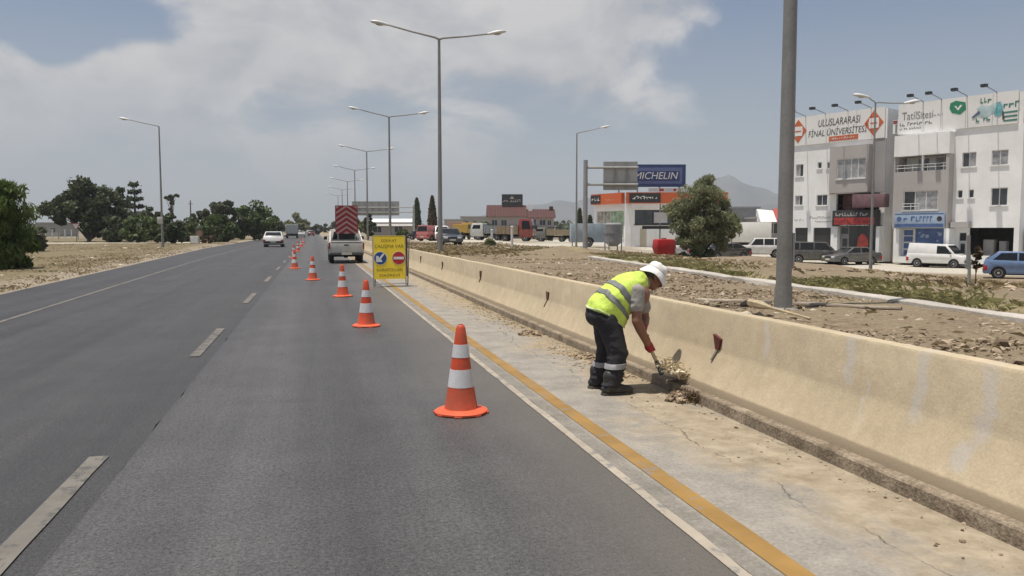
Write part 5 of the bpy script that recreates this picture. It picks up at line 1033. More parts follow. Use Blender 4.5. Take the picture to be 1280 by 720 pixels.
# ================================================================ VEHICLES
def paint(name, c, dirt=.25): return mat(name, c, .3, var=.04, fine=.01, dirt=(.30, .25, .18), dirt_amt=dirt, coat=.6)
M_RIM = mat('wheel_rim', (.42, .42, .42), .5); M_RIMW = mat('wheel_cap_grey', (.38, .38, .37), .6); M_ARCH = mat('wheel_arch', (.012, .012, .012), .9)
M_PLATE = mat('number_plate', (.6, .57, .45), .5)
def wheel(t, x, y, r_, w=.2, rim=None):
    s = 1 if y > 0 else -1
    m = MB(); m.lathe([(r_*.6, -w/2), (r_*.92, -w/2), (r_, -w/2+.03), (r_, w/2-.03), (r_*.92, w/2), (r_*.6, w/2)], 20, (x, y-s*w/2, r_), 'y'); wh = m.build('wheel', M_DARK, t, smooth=40)
    m = MB(); m.lathe([(r_*.60, -.01), (r_*.62, w*.51), (r_*.5, w*.49), (r_*.22, w*.44), (r_*.2, w*.52), (.01, w*.52)] if s > 0 else [(r_*.60, .01), (r_*.62, -w*.51), (r_*.5, -w*.49), (r_*.22, -w*.44), (r_*.2, -w*.52), (.01, -w*.52)], 16, (x, y-s*w/2, r_), 'y'); m.build('rim', rim or M_RIM, wh, smooth=30)
def body_prism(prof_top, wx, r_, zb, half, xr, xf):
    """side outline with wheel arches; prof_top runs front to rear"""
    pts = [(xf, zb)]+list(prof_top)+[(xr, zb)]; ra = r_*1.16
    for w in sorted(wx):
        dz = zb-r_; a0 = math.asin(max(-1, min(1, dz/ra)))
        for a in np.linspace(math.pi-a0, a0, 10): pts.append((w+ra*math.cos(a), r_+ra*math.sin(a)))
    mb = MB(); mb.prism([(x, -half, z) for x, z in pts], [(x, half, z) for x, z in pts]); return mb
def car(name, label, cat, loc, rz, L, W, m_paint, top, cabin, side, wx=(1.3, -1.3), r_=.31, zb=.26, group=None, roofw=.80, glass=None, tail=True, plate=True, extra=None, rimm=None, dark_bumper=False, beltw=.97):
    t = thing(name, label, cat, loc, rz, group); h = W/2; xf, xr = L/2, -L/2
    b = body_prism(top, wx, r_, zb, h, xr, xf); b.build('body', m_paint, t, bevel=.045)
    m = MB(); m.box(xr+.3, xf-.3, -h+.16, h-.16, zb-.06, zb+.32); m.build('underbody', M_ARCH, t)
    # cabin with tumblehome
    zs = [p[1] for p in cabin]; zlo, zhi = min(zs), max(zs); hw = lambda z: h*(beltw+(roofw-beltw)*(z-zlo)/(zhi-zlo))
    m = MB(); m.prism([(x, -hw(z), z-.02*(z == zlo)) for x, z in cabin], [(x, hw(z), z-.02*(z == zlo)) for x, z in cabin]); cb = m.build('cabin', m_paint, t, bevel=.05)
    g = glass or M_GLASS
    for s in (-1, 1):
        for poly in side:
            m = MB(); m.prism([(x, s*(hw(z)-.02), z) for x, z in poly], [(x, s*(hw(z)+.006), z) for x, z in poly]); m.build('side_window', g, t)
        m = MB(); mx = cabin[0][0]-.35; m.box(mx-.05, mx+.1, s*(h+.03) if s > 0 else -h-.2, s*(h+.2) if s > 0 else -h-.03, zlo+.03, zlo+.17); m.build('mirror', M_BLACK, t, bevel=.02)
        z = top[0][1]+(top[1][1]-top[0][1])*.75 if len(top) > 1 else .7
        m = MB(); m.box(xf-.30, xf+.012, s*h*.62-.17, s*h*.62+.2, max(.55, top[1][1]-.20), max(.62, top[1][1]-.05)); m.build('headlight', M_CLEARL, t, bevel=.03)
        zt = top[-1][1]; m = MB(); m.box(xr-.012, xr+.2, s*(h-.2) if s > 0 else -h-.004, s*(h+.004) if s > 0 else -h+.2, zt-.42, zt-.12); m.build('taillight', M_REDL, t, bevel=.02)
        for w in wx:
            wheel(t, w, s*(h-.02), r_, .21, rimm); m = MB(); m.lathe([(r_*1.15, -.12), (r_*1.15, .1)], 18, (w, s*(h-.17), r_), 'y'); m.build('wheel_arch', M_ARCH, t)
    def slope(i, j, ins, name):
        (xa, za), (xb, zb_) = cabin[i], cabin[j]; d = V((xb-xa, 0, zb_-za)); n = V((d.z, 0, -d.x)).normalized(); n = n if n.x*(1 if name == 'windscreen' else -1) > 0 else -n
        a = V((xa, 0, za))+d*ins; b_ = V((xb, 0, zb_))-d*ins; wa, wb = hw(a.z)-.09, hw(b_.z)-.09
        m = MB(); m.prism([a-n*.02+V((0, wa, 0)), a-n*.02-V((0, wa, 0)), b_-n*.02-V((0, wb, 0)), b_-n*.02+V((0, wb, 0))], [a+n*.008+V((0, wa, 0)), a+n*.008-V((0, wa, 0)), b_+n*.008-V((0, wb, 0)), b_+n*.008+V((0, wb, 0))]); m.build(name, g, t)
    slope(0, 1, .1, 'windscreen'); slope(len(cabin)-1, len(cabin)-2, .14, 'rear_window')
    for nm, a, b_ in (('bumper', xf-.14, xf+.03), ('bumper', xr-.03, xr+.14)):
        m = MB(); m.box(a, b_, -h+.03, h-.03, zb+.06, zb+.30); m.build(nm, M_BLACK if dark_bumper else m_paint, t, bevel=.03)
    m = MB(); m.box(xf+.005, xf+.035, -h*.45, h*.45, zb+.30, zb+.42); m.build('grille', M_BLACK, t)
    if plate:
        m = MB(); m.box(xr-.045, xr-.02, -.26, .26, zb+.16, zb+.28); m.build('number_plate', M_PLATE, t); m = MB(); m.box(xf+.02, xf+.045, -.26, .26, zb+.12, zb+.24); m.build('number_plate', M_PLATE, t)
    return t
HB = dict(top=[(2.0, .60), (1.93, .74), (1.0, .92), (-1.9, 1.0), (-2.0, .82)], cabin=[(1.15, .92), (.35, 1.43), (-1.25, 1.44), (-1.95, .98)], side=[[(.92, .96), (.34, 1.36), (-.30, 1.38), (-.30, .97)], [(-.38, .97), (-.38, 1.38), (-1.15, 1.36), (-1.55, 1.0)]])
SED = dict(top=[(2.2, .58), (2.12, .74), (1.0, .93), (-1.35, 1.0), (-2.1, .98), (-2.2, .84)], cabin=[(1.15, .93), (.35, 1.41), (-.95, 1.42), (-1.75, .99)], side=[[(.92, .97), (.34, 1.34), (-.25, 1.36), (-.25, .98)], [(-.33, .98), (-.33, 1.36), (-.92, 1.34), (-1.4, 1.0)]])
SUV = dict(top=[(2.2, .70), (2.15, .98), (1.15, 1.08), (-2.1, 1.10), (-2.2, .9)], cabin=[(1.25, 1.08), (.65, 1.74), (-2.0, 1.76), (-2.16, 1.09)], side=[[(1.03, 1.12), (.6, 1.66), (-.15, 1.68), (-.15, 1.12)], [(-.25, 1.12), (-.25, 1.68), (-1.15, 1.68), (-1.15, 1.12)], [(-1.25, 1.12), (-1.25, 1.68), (-1.92, 1.66), (-2.0, 1.13)]])
VAN = dict(top=[(2.1, .62), (2.05, .86), (1.25, 1.02), (-2.05, 1.06), (-2.1, .9)], cabin=[(1.45, 1.0), (.75, 1.74), (-1.95, 1.84), (-2.08, 1.05)], side=[[(1.2, 1.05), (.72, 1.62), (.12, 1.64), (.12, 1.05)]])

def face(px, d, a_deg):
    """heading so that the car shows its side: 0 = nose to image right, 90 = nose away"""
    x, y = at(px, d); return (x, y, tz(x, y)+.01), R(a_deg)-PSI
# traffic on the road
car('passenger_car', 'white hatchback driving away in the left lane', 'car', (-3.75, 80, .005), R(90), 4.2, 1.8, paint('paint_white', (.68, .68, .66)), **HB, dark_bumper=True)
car('passenger_car', 'small dark red car far ahead on the road', 'car', (-.9, 230, .005), R(90), 4.2, 1.8, paint('paint_dark_red', (.13, .02, .02)), **HB)
car('passenger_car', 'tiny white car far ahead right of the grey truck', 'car', (-3.0, 190, .005), R(90), 4.2, 1.8, MATS['paint_white'], **SED)
# vehicles about the shops
loc, rz = face(562, 70, -78)
car('pickup_car', 'dark blue-grey car facing the camera right of the tall lamp pole', 'car', loc, rz, 4.4, 1.8, paint('paint_navy', (.035, .045, .07)), **SED, r_=.32)
loc, rz = face(530, 105, 150); car('passenger_car', 'dark navy car in shade left of the tall lamp pole', 'car', loc, rz, 4.2, 1.75, paint('paint_black_blue', (.02, .024, .05)), **HB)
loc, rz = face(541, 96, 60); car('delivery_van', 'faded pink-red van just left of the tall lamp pole', 'van', loc, rz, 4.2, 1.75, paint('paint_pink_red', (.42, .13, .13)), **VAN)
loc, rz = face(552, 96, -80); car('delivery_van', 'white van behind the dark blue-grey car', 'van', loc, rz, 4.2, 1.8, MATS['paint_white'], **VAN)
loc, rz = face(950, 73, 168); car('off_road_car', 'white boxy off-road car left of the thick lamp pole', 'car', loc, rz, 4.0, 1.75, MATS['paint_white'], wx=(1.25, -1.25), r_=.36, zb=.34, **{k: ([[(x*.9, z) for x, z in p] for p in v] if k == 'side' else [(x*.91, z) for x, z in v]) for k, v in SUV.items()})
loc, rz = face(1019, 66.5, -17); car('minibus_van', 'dark grey minivan parked before the white and grey block', 'van', loc, rz, 4.9, 1.85, paint('paint_dark_grey', (.062, .06, .06)), wx=(1.5, -1.4), r_=.34, zb=.3, group=None, roofw=.86, **{k: ([[(x*1.11, z) for x, z in p] for p in v] if k == 'side' else [(x*1.11, z) for x, z in v]) for k, v in SUV.items()})
loc, rz = face(1063, 65, 195); car('passenger_car', 'grey saloon parked nose to nose with the dark minivan', 'car', loc, rz, 4.4, 1.78, paint('paint_grey', (.10, .10, .105)), **SED)
loc, rz = face(1173, 61.0, -50); car('delivery_van', 'white small delivery van before the blue shop', 'van', loc, rz, 4.2, 1.8, paint('paint_van_white', (.74, .74, .73), .12), wx=(1.35, -1.3), r_=.32, zb=.32, dark_bumper=True, roofw=.88, **VAN)
loc, rz = face(1279, 44.2, -30); car('passenger_car', 'light blue hatchback at the right picture edge', 'car', loc, rz, 3.9, 1.7, paint('paint_light_blue', (.13, .21, .38), .12), wx=(1.22, -1.22), roofw=.84, **{k: ([[(x*.97, z*1.03) for x, z in p] for p in v] if k == 'side' else [(x*.97, z*1.03) for x, z in v]) for k, v in HB.items()})
loc, rz = face(849, 64, 75); car('passenger_car', 'silver grey car half hidden behind the feathery tree', 'car', loc, rz, 4.1, 1.75, paint('paint_silver', (.34, .36, .38)), **HB)
loc, rz = face(905, 70, 200); car('passenger_car', 'dark car parked right behind the feathery tree', 'car', loc, rz, 4.2, 1.75, paint('paint_charcoal', (.03, .03, .032)), **SED)

# pickup with the works board
def pickup():
    pw = paint('paint_pickup', (.52, .51, .47), .35)
    t = thing('pickup_truck', 'pale silver pickup parked in the closed lane, tailgate to the camera', 'pickup', (1.45, 40.6, .01), R(90)); t.scale = (.94, .93, .96)
    h = .87; L = 5.0
    b = body_prism([(2.5, .66), (2.44, .92), (1.3, 1.06), (.0, 1.08), (-.0, 1.08)], (1.55, -1.45), .36, .42, h, -.05, 2.5); b.build('body', pw, t, bevel=.05)
    b = body_prism([(-.08, 1.06), (-2.42, 1.06)], (-1.45,), .36, .42, h, -2.42, -.08)
    b.build('bed', pw, t, bevel=.03)
    m = MB(); m.box(-2.36, -.16, -h+.12, h-.12, 1.062, 1.075); m.build('bed_floor', M_BLACK, t)
    m = MB(); m.box(-2.52, -2.425, -h+.06, h-.06, .52, 1.09); tg = m.build('tailgate', pw, t, bevel=.02); m = MB(); m.box(-2.54, -2.52, -.12, .12, .86, .92); m.build('handle', M_BLACK, tg); m = MB(); m.box(-2.535, -2.521, -h+.12, h-.12, .99, 1.03); m.build('trim', M_BLACK, tg)
    cab = [(1.35, 1.06), (.75, 1.62), (-.1, 1.64), (-.22, 1.06)]; hw = lambda z: h*(.97-.15*(z-1.06)/.58)
    m = MB(); m.prism([(x, -hw(z), z-.02) for x, z in cab], [(x, hw(z), z-.02) for x, z in cab]); m.build('cabin', pw, t, bevel=.05)
    m = MB(); m.prism([(-.235, -.64, 1.14), (-.235, .64, 1.14), (-.125, .56, 1.54), (-.125, -.56, 1.54)], [(-.20, -.64, 1.14), (-.20, .64, 1.14), (-.09, .56, 1.54), (-.09, -.56, 1.54)]); m.build('rear_window', M_GLASS, t)
    m = MB(); m.prism([(1.30, -.68, 1.12), (1.30, .68, 1.12), (.80, .6, 1.57), (.80, -.6, 1.57)], [(1.33, -.68, 1.13), (1.33, .68, 1.13), (.83, .6, 1.58), (.83, -.6, 1.58)]); m.build('windscreen', M_GLASS, t)
    for s in (-1, 1):
        poly = [(1.12, 1.12), (.72, 1.54), (.0, 1.55), (-.08, 1.12)]; m = MB(); m.prism([(x, s*(hw(z)-.02), z) for x, z in poly], [(x, s*(hw(z)+.006), z) for x, z in poly]); m.build('side_window', M_GLASS, t)
        m = MB(); m.box(.98, 1.1, *( (h+.02, h+.20) if s > 0 else (-h-.20, -h-.02)), 1.12, 1.30); m.build('mirror', M_BLACK, t, bevel=.02)
        m = MB(); m.box(-2.545, -2.40, *((h-.05, h+.008) if s > 0 else (-h-.008, -h+.05)), .70, 1.0); m.build('taillight', M_REDL, t)
        m = MB(); m.tube([(-.3, s*.80, 1.05), (-.22, s*.74, 1.62), (-.22, s*.4, 1.66)], .035, 7); m.tube([(-2.3, s*.80, 1.05), (-.24, s*.75, 1.55)], .035, 7); m.build('roll_bar', M_FRAMEW, t)
        for w in (1.55, -1.45): wheel(t, w, s*(h-.02), .36, .24, M_RIMW)
        m = MB(); m.box(2.3, 2.515, *((h-.36, h-.02) if s > 0 else (-h+.02, -h+.36)), .72, .9); m.build('headlight', M_CLEARL, t)
    m = MB(); m.box(-2.62, -2.5, -h+.04, h-.04, .40, .54); bp_ = m.build('bumper', mat('bumper_grey', (.09, .09, .09), .5, .3), t, bevel=.02); m = MB(); m.box(-2.64, -2.62, -.25, .25, .42, .53); m.build('number_plate', M_PLATE, bp_)
    m = MB(); m.box(-2.3, 2.3, -.5, .5, .42, .62); m.tube([(-1.45, -.7, .36), (-1.45, .7, .36)], .07, 8); m.lathe([(.12, -.1), (.12, .1)], 12, (-1.45, 0, .36), 'y'); m.build('chassis', M_ARCH, t)
    # works board standing in the bed
    b = thing('arrow_board', 'red and white chevron board standing in the pickup bed', 'warning board', (1.50, 39.2, 0), 0)
    z0, z1, wv = 1.40, 2.70, .49
    m = MB(); m.box(-wv, wv, -.02, .02, z0, z1); bd = m.build('board', mat('board_white', (.46, .33, .31), .5), b)
    M_CH = mat('chevron_red', (.25, .02, .028), .45, var=.15); nC = 6; st = .25
    for i in range(-1, nC):
        for s in (-1, 1):
            zc = z0+i*st; p = [(0, zc+.36), (s*wv, zc+.02), (s*wv, zc+.18), (0, zc+.52)]
            # clip to the board
            def clip(p, lim, up):
                out = []
                for (x0, a), (x1, c) in zip(p, p[1:]+p[:1]):
                    ia, ic = (a <= lim, c <= lim) if up else (a >= lim, c >= lim)
                    if ia: out.append((x0, a))
                    if ia != ic: q = (lim-a)/(c-a); out.append((x0+(x1-x0)*q, lim))
                return out
            p = clip(clip(p, z1, True), z0, False) if p else p
            if len(p) >= 3: m = MB(); m.prism([(x, -.022, z) for x, z in p], [(x, -.03, z) for x, z in p]); m.build('chevron', M_CH, bd)
    m = MB(); m.box(-wv-.03, wv+.03, -.015, .03, z1, z1+.04); m.box(-wv-.04, -wv, -.015, .03, z0, z1); m.box(wv, wv+.04, -.015, .03, z0, z1); m.build('frame', M_MAROON, b)
    for s in (-1, 1): m = MB(); m.tube([(s*.40, .03, 1.0), (s*.45, .03, z1)], .03, 6); m.build('post', M_STEEL, b)
pickup()

# lorries
def lorry(label, loc, rz, cabc, bedc, L=6.5, W=2.3, H=2.6, bedh=1.5, bed='tip', name='lorry', cabl=1.7, group=None):
    t = thing(name, label, 'lorry', loc, rz, group); h = W/2; xf = L/2
    m = MB(); m.box(-L/2, xf-.3, -.45, .45, .6, .85); m.build('chassis', M_ARCH, t)
    pts = [(xf, .5), (xf+.02, 1.4), (xf-.28, H), (xf-cabl, H+.02), (xf-cabl, .5)]
    m = MB(); m.prism([(x, -h+.05, z) for x, z in pts], [(x, h-.05, z) for x, z in pts]); cb = m.build('cab', cabc, t, bevel=.06)
    m = MB(); m.prism([(xf+.018, -h+.2, 1.5), (xf+.018, h-.2, 1.5), (xf-.22, h-.22, H-.2), (xf-.22, -h+.22, H-.2)], [(xf-.06, -h+.2, 1.5), (xf-.06, h-.2, 1.5), (xf-.3, h-.22, H-.2), (xf-.3, -h+.22, H-.2)]); m.build('windscreen', M_GLASS, cb)
    for s in (-1, 1):
        q = [(xf-.25, 1.5), (xf-.45, H-.22), (xf-cabl+.35, H-.22), (xf-cabl+.35, 1.5)]; m = MB(); m.prism([(x, s*(h-.07), z) for x, z in q], [(x, s*(h-.04), z) for x, z in q]); m.build('side_window', M_GLASS, cb)
        m = MB(); m.box(xf-.02, xf+.05, s*.75-.2, s*.75+.2, .75, 1.0); m.build('headlight', M_CLEARL, cb)
        for w in (xf-1.0, -L/2+1.1): wheel(t, w, s*(h-.06), .41, .28, M_RIMW)
        m = MB(); m.box(xf-.05, xf+.15, *((h+.0, h+.2) if s > 0 else (-h-.2, -h)), 1.5, 2.0); m.build('mirror', M_BLACK, cb)
    m = MB(); m.box(xf-.1, xf+.1, -h+.05, h-.05, .42, .7); m.build('bumper', M_BLACK, t, bevel=.02)
    x1, x0 = xf-cabl-.12, -L/2; z0, z1 = 1.0, 1.0+bedh
    if bed == 'box':
        m = MB(); m.box(x0, x1, -h, h, z0-.1, z1); m.build('cargo_box', bedc, t, bevel=.03); m = MB(); m.box(x0-.03, x0-.002, -h+.1, h-.1, z0, z1-.1); m.build('rear_door', bedc, t)
        m = MB(); m.box(x0+.3, x1-.3, -h-.03, -h-.002, z0+.3, z1-.25); m.build('side_panel', M_SHOPB if bedc is M_WHITE else bedc, t)
    elif bed == 'drum':
        m = MB(); m.lathe([(.35, 0), (.85, .35), (1.05, 1.3), (1.0, 2.3), (.5, x1-x0)], 20, (x0, 0, 1.95), 'x'); m.build('drum', bedc, t, smooth=40)
    else:
        for nm, a in (('bed_floor', (x0, x1, -h, h, z0-.1, z0)), ('bed_side', (x0, x1, -h, -h+.08, z0, z1)), ('bed_side', (x0, x1, h-.08, h, z0, z1)), ('bed_front', (x1-.08, x1, -h+.08, h-.08, z0, z1+.1)), ('tailgate', (x0, x0+.08, -h+.08, h-.08, z0, z1-.1))):
            m = MB(); m.box(*a); m.build(nm, bedc, t)
        for k in range(6):
            x = x0+.2+k*(x1-x0-.4)/5
            for s in (-1, 1): m = MB(); m.box(x-.05, x+.05, *((h+.001, h+.05) if s > 0 else (-h-.05, -h-.001)), z0-.05, z1); m.build('bed_rib', bedc, t)
    return t
M_LR = paint('lorry_red', (.24, .022, .022), .3); M_BROWNBED = mat('bed_brown', (.26, .20, .13), .8, var=.2)
loc, rz = face(645, 100, -12); lorry('red-cabbed tipper lorry with tan bed below the red-roofed house', loc, rz, M_LR, M_BROWNBED, 4.6, 2.3, 2.75, .9)
loc, rz = face(612, 104, 168); lorry('grey lorry with white cab left of the red-cabbed lorry', loc, rz, mat('lorry_white', (.55, .55, .54), .5), mat('bed_grey', (.22, .23, .25), .7, var=.2), 4.6, 2.3, 2.2, .9)
loc, rz = face(583, 112, 75); lorry('yellow ochre lorry behind the pink house corner', loc, rz, mat('lorry_yellow', (.42, .27, .055), .5), MATS['lorry_yellow'], 5.0, 2.1, 2.3, 1.1, 'box')
loc, rz = face(690, 112, 170); lorry('grey flatbed lorry in shade right of the red cab', loc, rz, mat('lorry_grey', (.20, .20, .19), .5), mat('bed_tan', (.30, .25, .16), .7), 5.0, 2.2, 2.0, .7)
lorry('pale grey-green lorry with dark tail far ahead in the left lane', (-4.3, 165, .005), R(90), mat('lorry_far', (.36, .38, .37), .5), MATS['lorry_far'], 6.0, 2.3, 2.4, 1.7, 'box')
loc, rz = face(925, 82, 170); lorry('white lorry with dark open side behind the off-road car', loc, rz, M_WHITE, M_WHITE, 5.6, 2.3, 2.5, 1.9, 'box')
# pale blue box trailer
x, y = at(735, 78); t = thing('box_trailer', 'pale blue-grey box trailer beside the steel silo', 'trailer', (x, y, tz(x, y)+.01), -PSI)
M_TB = mat('trailer_blue', (.26, .32, .37), .6, var=.15, vs=1, dirt=(.3, .27, .22), dirt_amt=.4)
m = body_prism([(1.75, 2.25), (-1.75, 2.25)], (-.05,), .45, .45, 1.0, -1.75, 1.75); m.build('body', M_TB, t, bevel=.04)
for s in (-1, 1): wheel(t, -.05, s*1.0, .42, .25, M_RIMW)
m = MB(); m.box(-1.6, 1.6, -.9, .9, .5, .8); m.build('chassis', M_ARCH, t)
for x_ in (-1.2, -.4, .4, 1.2): m = MB(); m.box(x_-.03, x_+.03, -1.03, -1.001, 1.2, 2.2); m.build('rib', M_TB, t)
m = MB(); m.tube([(1.7, 0, .6), (2.5, 0, .5)], .05, 6); m.build('drawbar', M_INKG, t)
m = MB(); m.tube([(-1.6, -.6, -.05), (-1.6, -.6, .6)], .05, 6); m.build('prop', M_INKG, t)

# ================================================================ ROAD WORKER
def remesh(name, mb, voxel, m_, parent, smooth=6, post=None):
    me = mb.mesh('tmp'); o = bpy.data.objects.new('tmp', me); COL.objects.link(o)
    md = o.modifiers.new('r', 'REMESH'); md.mode = 'VOXEL'; md.voxel_size = voxel; md.use_smooth_shade = True
    s = o.modifiers.new('s', 'SMOOTH'); s.factor = .5; s.iterations = smooth
    dg = bpy.context.evaluated_depsgraph_get(); out = bpy.data.meshes.new_from_object(o.evaluated_get(dg)); out.name = name
    bpy.data.objects.remove(o); bpy.data.meshes.remove(me)
    if post:
        for v in out.vertices: v.co = post(v.co)
    out.polygons.foreach_set('use_smooth', [True]*len(out.polygons)); out.materials.clear()
    return link(name, out, m_, parent)
WX, WY = 2.72, 7.02
def wp(px, py, y):
    """worker-local point seen at a pixel, at local depth y"""
    d = FW+RT*((px-640)/1000)-UP*((py-360)/1000); k = (WY+y)/d.y
    return V((d.x*k-WX, y, CH+d.z*k))
W = thing('person', 'road worker in yellow vest and white hat bending over a shovel', 'person', (WX, WY, 0))
M_SKIN = mat('skin', (.22, .105, .068), .6, var=.1, vs=8); M_TROU = mat('trousers_navy', (.022, .021, .026), .9, var=.3, vs=9, bump=.5, bs=14)
M_VEST = mat('vest_yellow', (.58, .76, .12), .75, var=.16, vs=9, bump=.9, bs=14, dirt=(.34, .42, .07), dirt_amt=.5); M_GREYB2 = mat('vest_band', (.17, .18, .175), .5, var=.12, vs=9); M_TROUB = mat('trouser_band', (.27, .27, .28), .5, var=.15, vs=9)
M_SHIRT = mat('shirt_grey', (.32, .30, .28), .9, var=.12, vs=9, bump=.4); M_HAT = mat('hat_white', (.76, .75, .73), .85, var=.05, vs=9, bump=.3); M_GLOVE = mat('glove_red', (.33, .018, .028), .7, var=.2, vs=14, bump=.4, bs=60)
M_BOOT = mat('boot_black', (.020, .019, .019), .55, var=.3, vs=10, dirt=(.2, .17, .13), dirt_amt=.35); M_HAIR = mat('hair_dark', (.05, .045, .04), .8); M_SOLE = mat('boot_sole', (.05, .045, .04), .9, dirt=(.2, .17, .13), dirt_amt=.5)
yR, yL, yM = .02, .36, .18            # right leg (near camera), left leg, middle of the body
# joints
hipR, hipL = wp(760, 399, .09), wp(756, 398, .27)
kneR, kneL = wp(772, 441, .03), wp(758, 440, .30)
ankR, ankL = wp(765, 484, .0), wp(748, 479, .34)
pel = wp(757, 390, yM); neck = wp(806, 349, yM); head = wp(817, 347, yM)
shR, shL = wp(796, 364, .0), wp(800, 360, .37)
elR, elL = wp(796, 401, -.03), wp(806, 398, .34)
haR, haL = wp(811, 434, .06), wp(803, 416, .17)
chest = (shR+shL)*.5+(pel-neck)*.12
body = MB()
body.cap(pel, (pel+chest)*.5, .15, .15); body.cap((pel+chest)*.5, chest, .15, .155); body.cap(chest+V((0, -.1, 0)), chest+V((0, .1, 0)), .12, .12)
for h_, k_, a_ in ((hipR, kneR, ankR), (hipL, kneL, ankL)): body.cap(h_, k_, .085, .062); body.cap(k_, a_, .060, .042)
for s_, e_, w_ in ((shR, elR, haR), (shL, elL, haL)):
    wr = e_.lerp(w_, .86); body.cap(s_, e_, .058, .047); body.cap(e_, e_.lerp(wr, .35), .049, .050); body.cap(e_.lerp(wr, .35), wr, .050, .032)
    body.cap(chest.lerp(s_, .6), s_, .08, .062)
body.cap(neck-V((.06, 0, .05)), neck+(head-neck)*.5, .068, .058)
# head: looking down and forward; hd = direction of face, hu = top of head
hd = V((.80, 0, -.60)); hu = V((.60, 0, .80)); hy = V((0, 1, 0))
HC = wp(817.5, 346, yM)
HM = Matrix((hd, hy, hu)).transposed()
hp = lambda f, s, u: HC+hd*f+hy*s+hu*u
body.blob(hp(-.01, 0, .03), (.098, .076, .105), HM); body.blob(hp(.032, 0, -.055), (.062, .056, .070), HM); body.blob(hp(.052, 0, -.095), (.034, .034, .026), HM)
body.cap(hp(.085, 0, .02), hp(.112, 0, -.028), .011, .017); body.blob(hp(.082, 0, -.062), (.018, .026, .008), HM); body.blob(hp(.082, 0, -.076), (.015, .022, .008), HM)
for s in (-1, 1): body.blob(hp(-.008, s*.080, -.005), (.026, .012, .036), HM); body.blob(hp(.076, s*.034, .034), (.018, .026, .010), HM); body.blob(hp(.055, s*.045, -.02), (.028, .02, .022), HM)
remesh('body', body, .0075, M_SKIN, W, 4)
for s in (-1, 1):
    m = MB(); m.blob(hp(.079, s*.033, .016), (.011, .015, .009), HM, 10, 7); e_ = m.build('eye', M_FRAMEW, W, smooth=60); m = MB(); m.blob(hp(.0875, s*.033, .014), (.004, .006, .006), HM, 8, 5); m.build('pupil', M_DARK, e_)
    m = MB(); m.cap(hp(.092, s*.016, .043), hp(.084, s*.05, .045), .005, .004, 6); m.build('eyebrow', M_HAIR, W)
m = MB(); m.blob(hp(-.022, 0, .022), (.098, .081, .092), HM); m.cap(hp(-.085, -.03, -.05), hp(-.085, .03, -.05), .03, .03); m.build('hair', M_HAIR, W, smooth=60)
m = MB(); m.cap(hp(.096, -.024, -.048), hp(.096, .024, -.048), .008, .008, 8); m.build('moustache', M_HAIR, W)
# bucket hat: crown and a drooping brim
def hatp(a, r_, u, tilt=0): r_ *= .93; return hp(-.008+r_*1.08*math.cos(a), r_*.95*math.sin(a), u+tilt*math.cos(a))
an = np.linspace(0, 2*math.pi, 33)[:-1]
m = MB(); m.rings([[hatp(a, r_, u+.004*math.sin(5*a)) for a in an] for r_, u in ((.099, .045), (.101, .066), (.097, .098), (.083, .122), (.055, .137), (.02, .141))]); hat = m.build('hat', M_HAT, W, smooth=60)
m = MB(); m.rings([[hatp(a, r_, u+.018*math.sin(3*a+1)*(r_-.095)/.06) for a in an] for r_, u in ((.0985, .066), (.114, .046), (.134, .014), (.149, -.014), (.148, -.018), (.130, .010), (.110, .038), (.096, .056))], caps=False); m.build('brim', M_HAT, hat, smooth=60)
m = MB(); m.rings([[hatp(a, r_, u) for a in an] for r_, u in ((.1005, .062), (.1015, .064), (.1015, .074), (.1, .076))], caps=False); m.build('hat_band', mat('hat_band_grey', (.60, .59, .57), .8), hat, smooth=60)

# trousers
tr = MB()
tr.cap(wp(752, 392, yM)+V((0, -.04, 0)), wp(752, 392, yM)+V((0, .04, 0)), .145, .145); tr.blob(wp(758, 398, yM), (.150, .19, .12)); tr.blob(wp(749, 396, yM), (.10, .155, .11))
for h_, k_, a_, s in ((hipR, kneR, ankR, 1), (hipL, kneL, ankL, -1)):
    tr.cap(h_, h_.lerp(k_, .55), .122, .108); tr.cap(h_.lerp(k_, .55), k_, .108, .096); tr.cap(k_, k_.lerp(a_, .6), .097, .085); tr.cap(k_.lerp(a_, .6), a_+V((0, 0, .05)), .086, .084)
    for q in (.15, .45, .62, .80, .92):    # cloth folds
        c = k_.lerp(a_, q); tr.blob(c+V((.015*s*(-1)**int(q*10), 0, 0)), (.094, .092, .018))
    tr.blob(k_+V((.02, 0, .0)), (.092, .09, .06))
def wrinkle(c): n = noise.noise(V((c.x*9, c.y*9, c.z*16)))*.011+noise.noise(c*30)*.004; return c+V((n, n*.6, n*.5))
remesh('trousers', tr, .010, M_TROU, W, 4, wrinkle)
for k_, a_ in ((kneR, ankR), (kneL, ankL)):
    c = k_.lerp(a_, .36); d = (a_-k_).normalized(); m = MB(); rs = []
    for o_, r_ in ((-.026, .100), (-.024, .1045), (.024, .1035), (.026, .099)):
        rs.append([c+d*o_+V((r_*1.0*math.cos(a)+.003*math.sin(4*a), r_*.99*math.sin(a), .006*math.sin(a+1))) for a in np.linspace(0, 2*math.pi, 29)[:-1]])
    m.rings(rs, caps=False); m.build('reflective_band', M_TROUB, W, smooth=60)
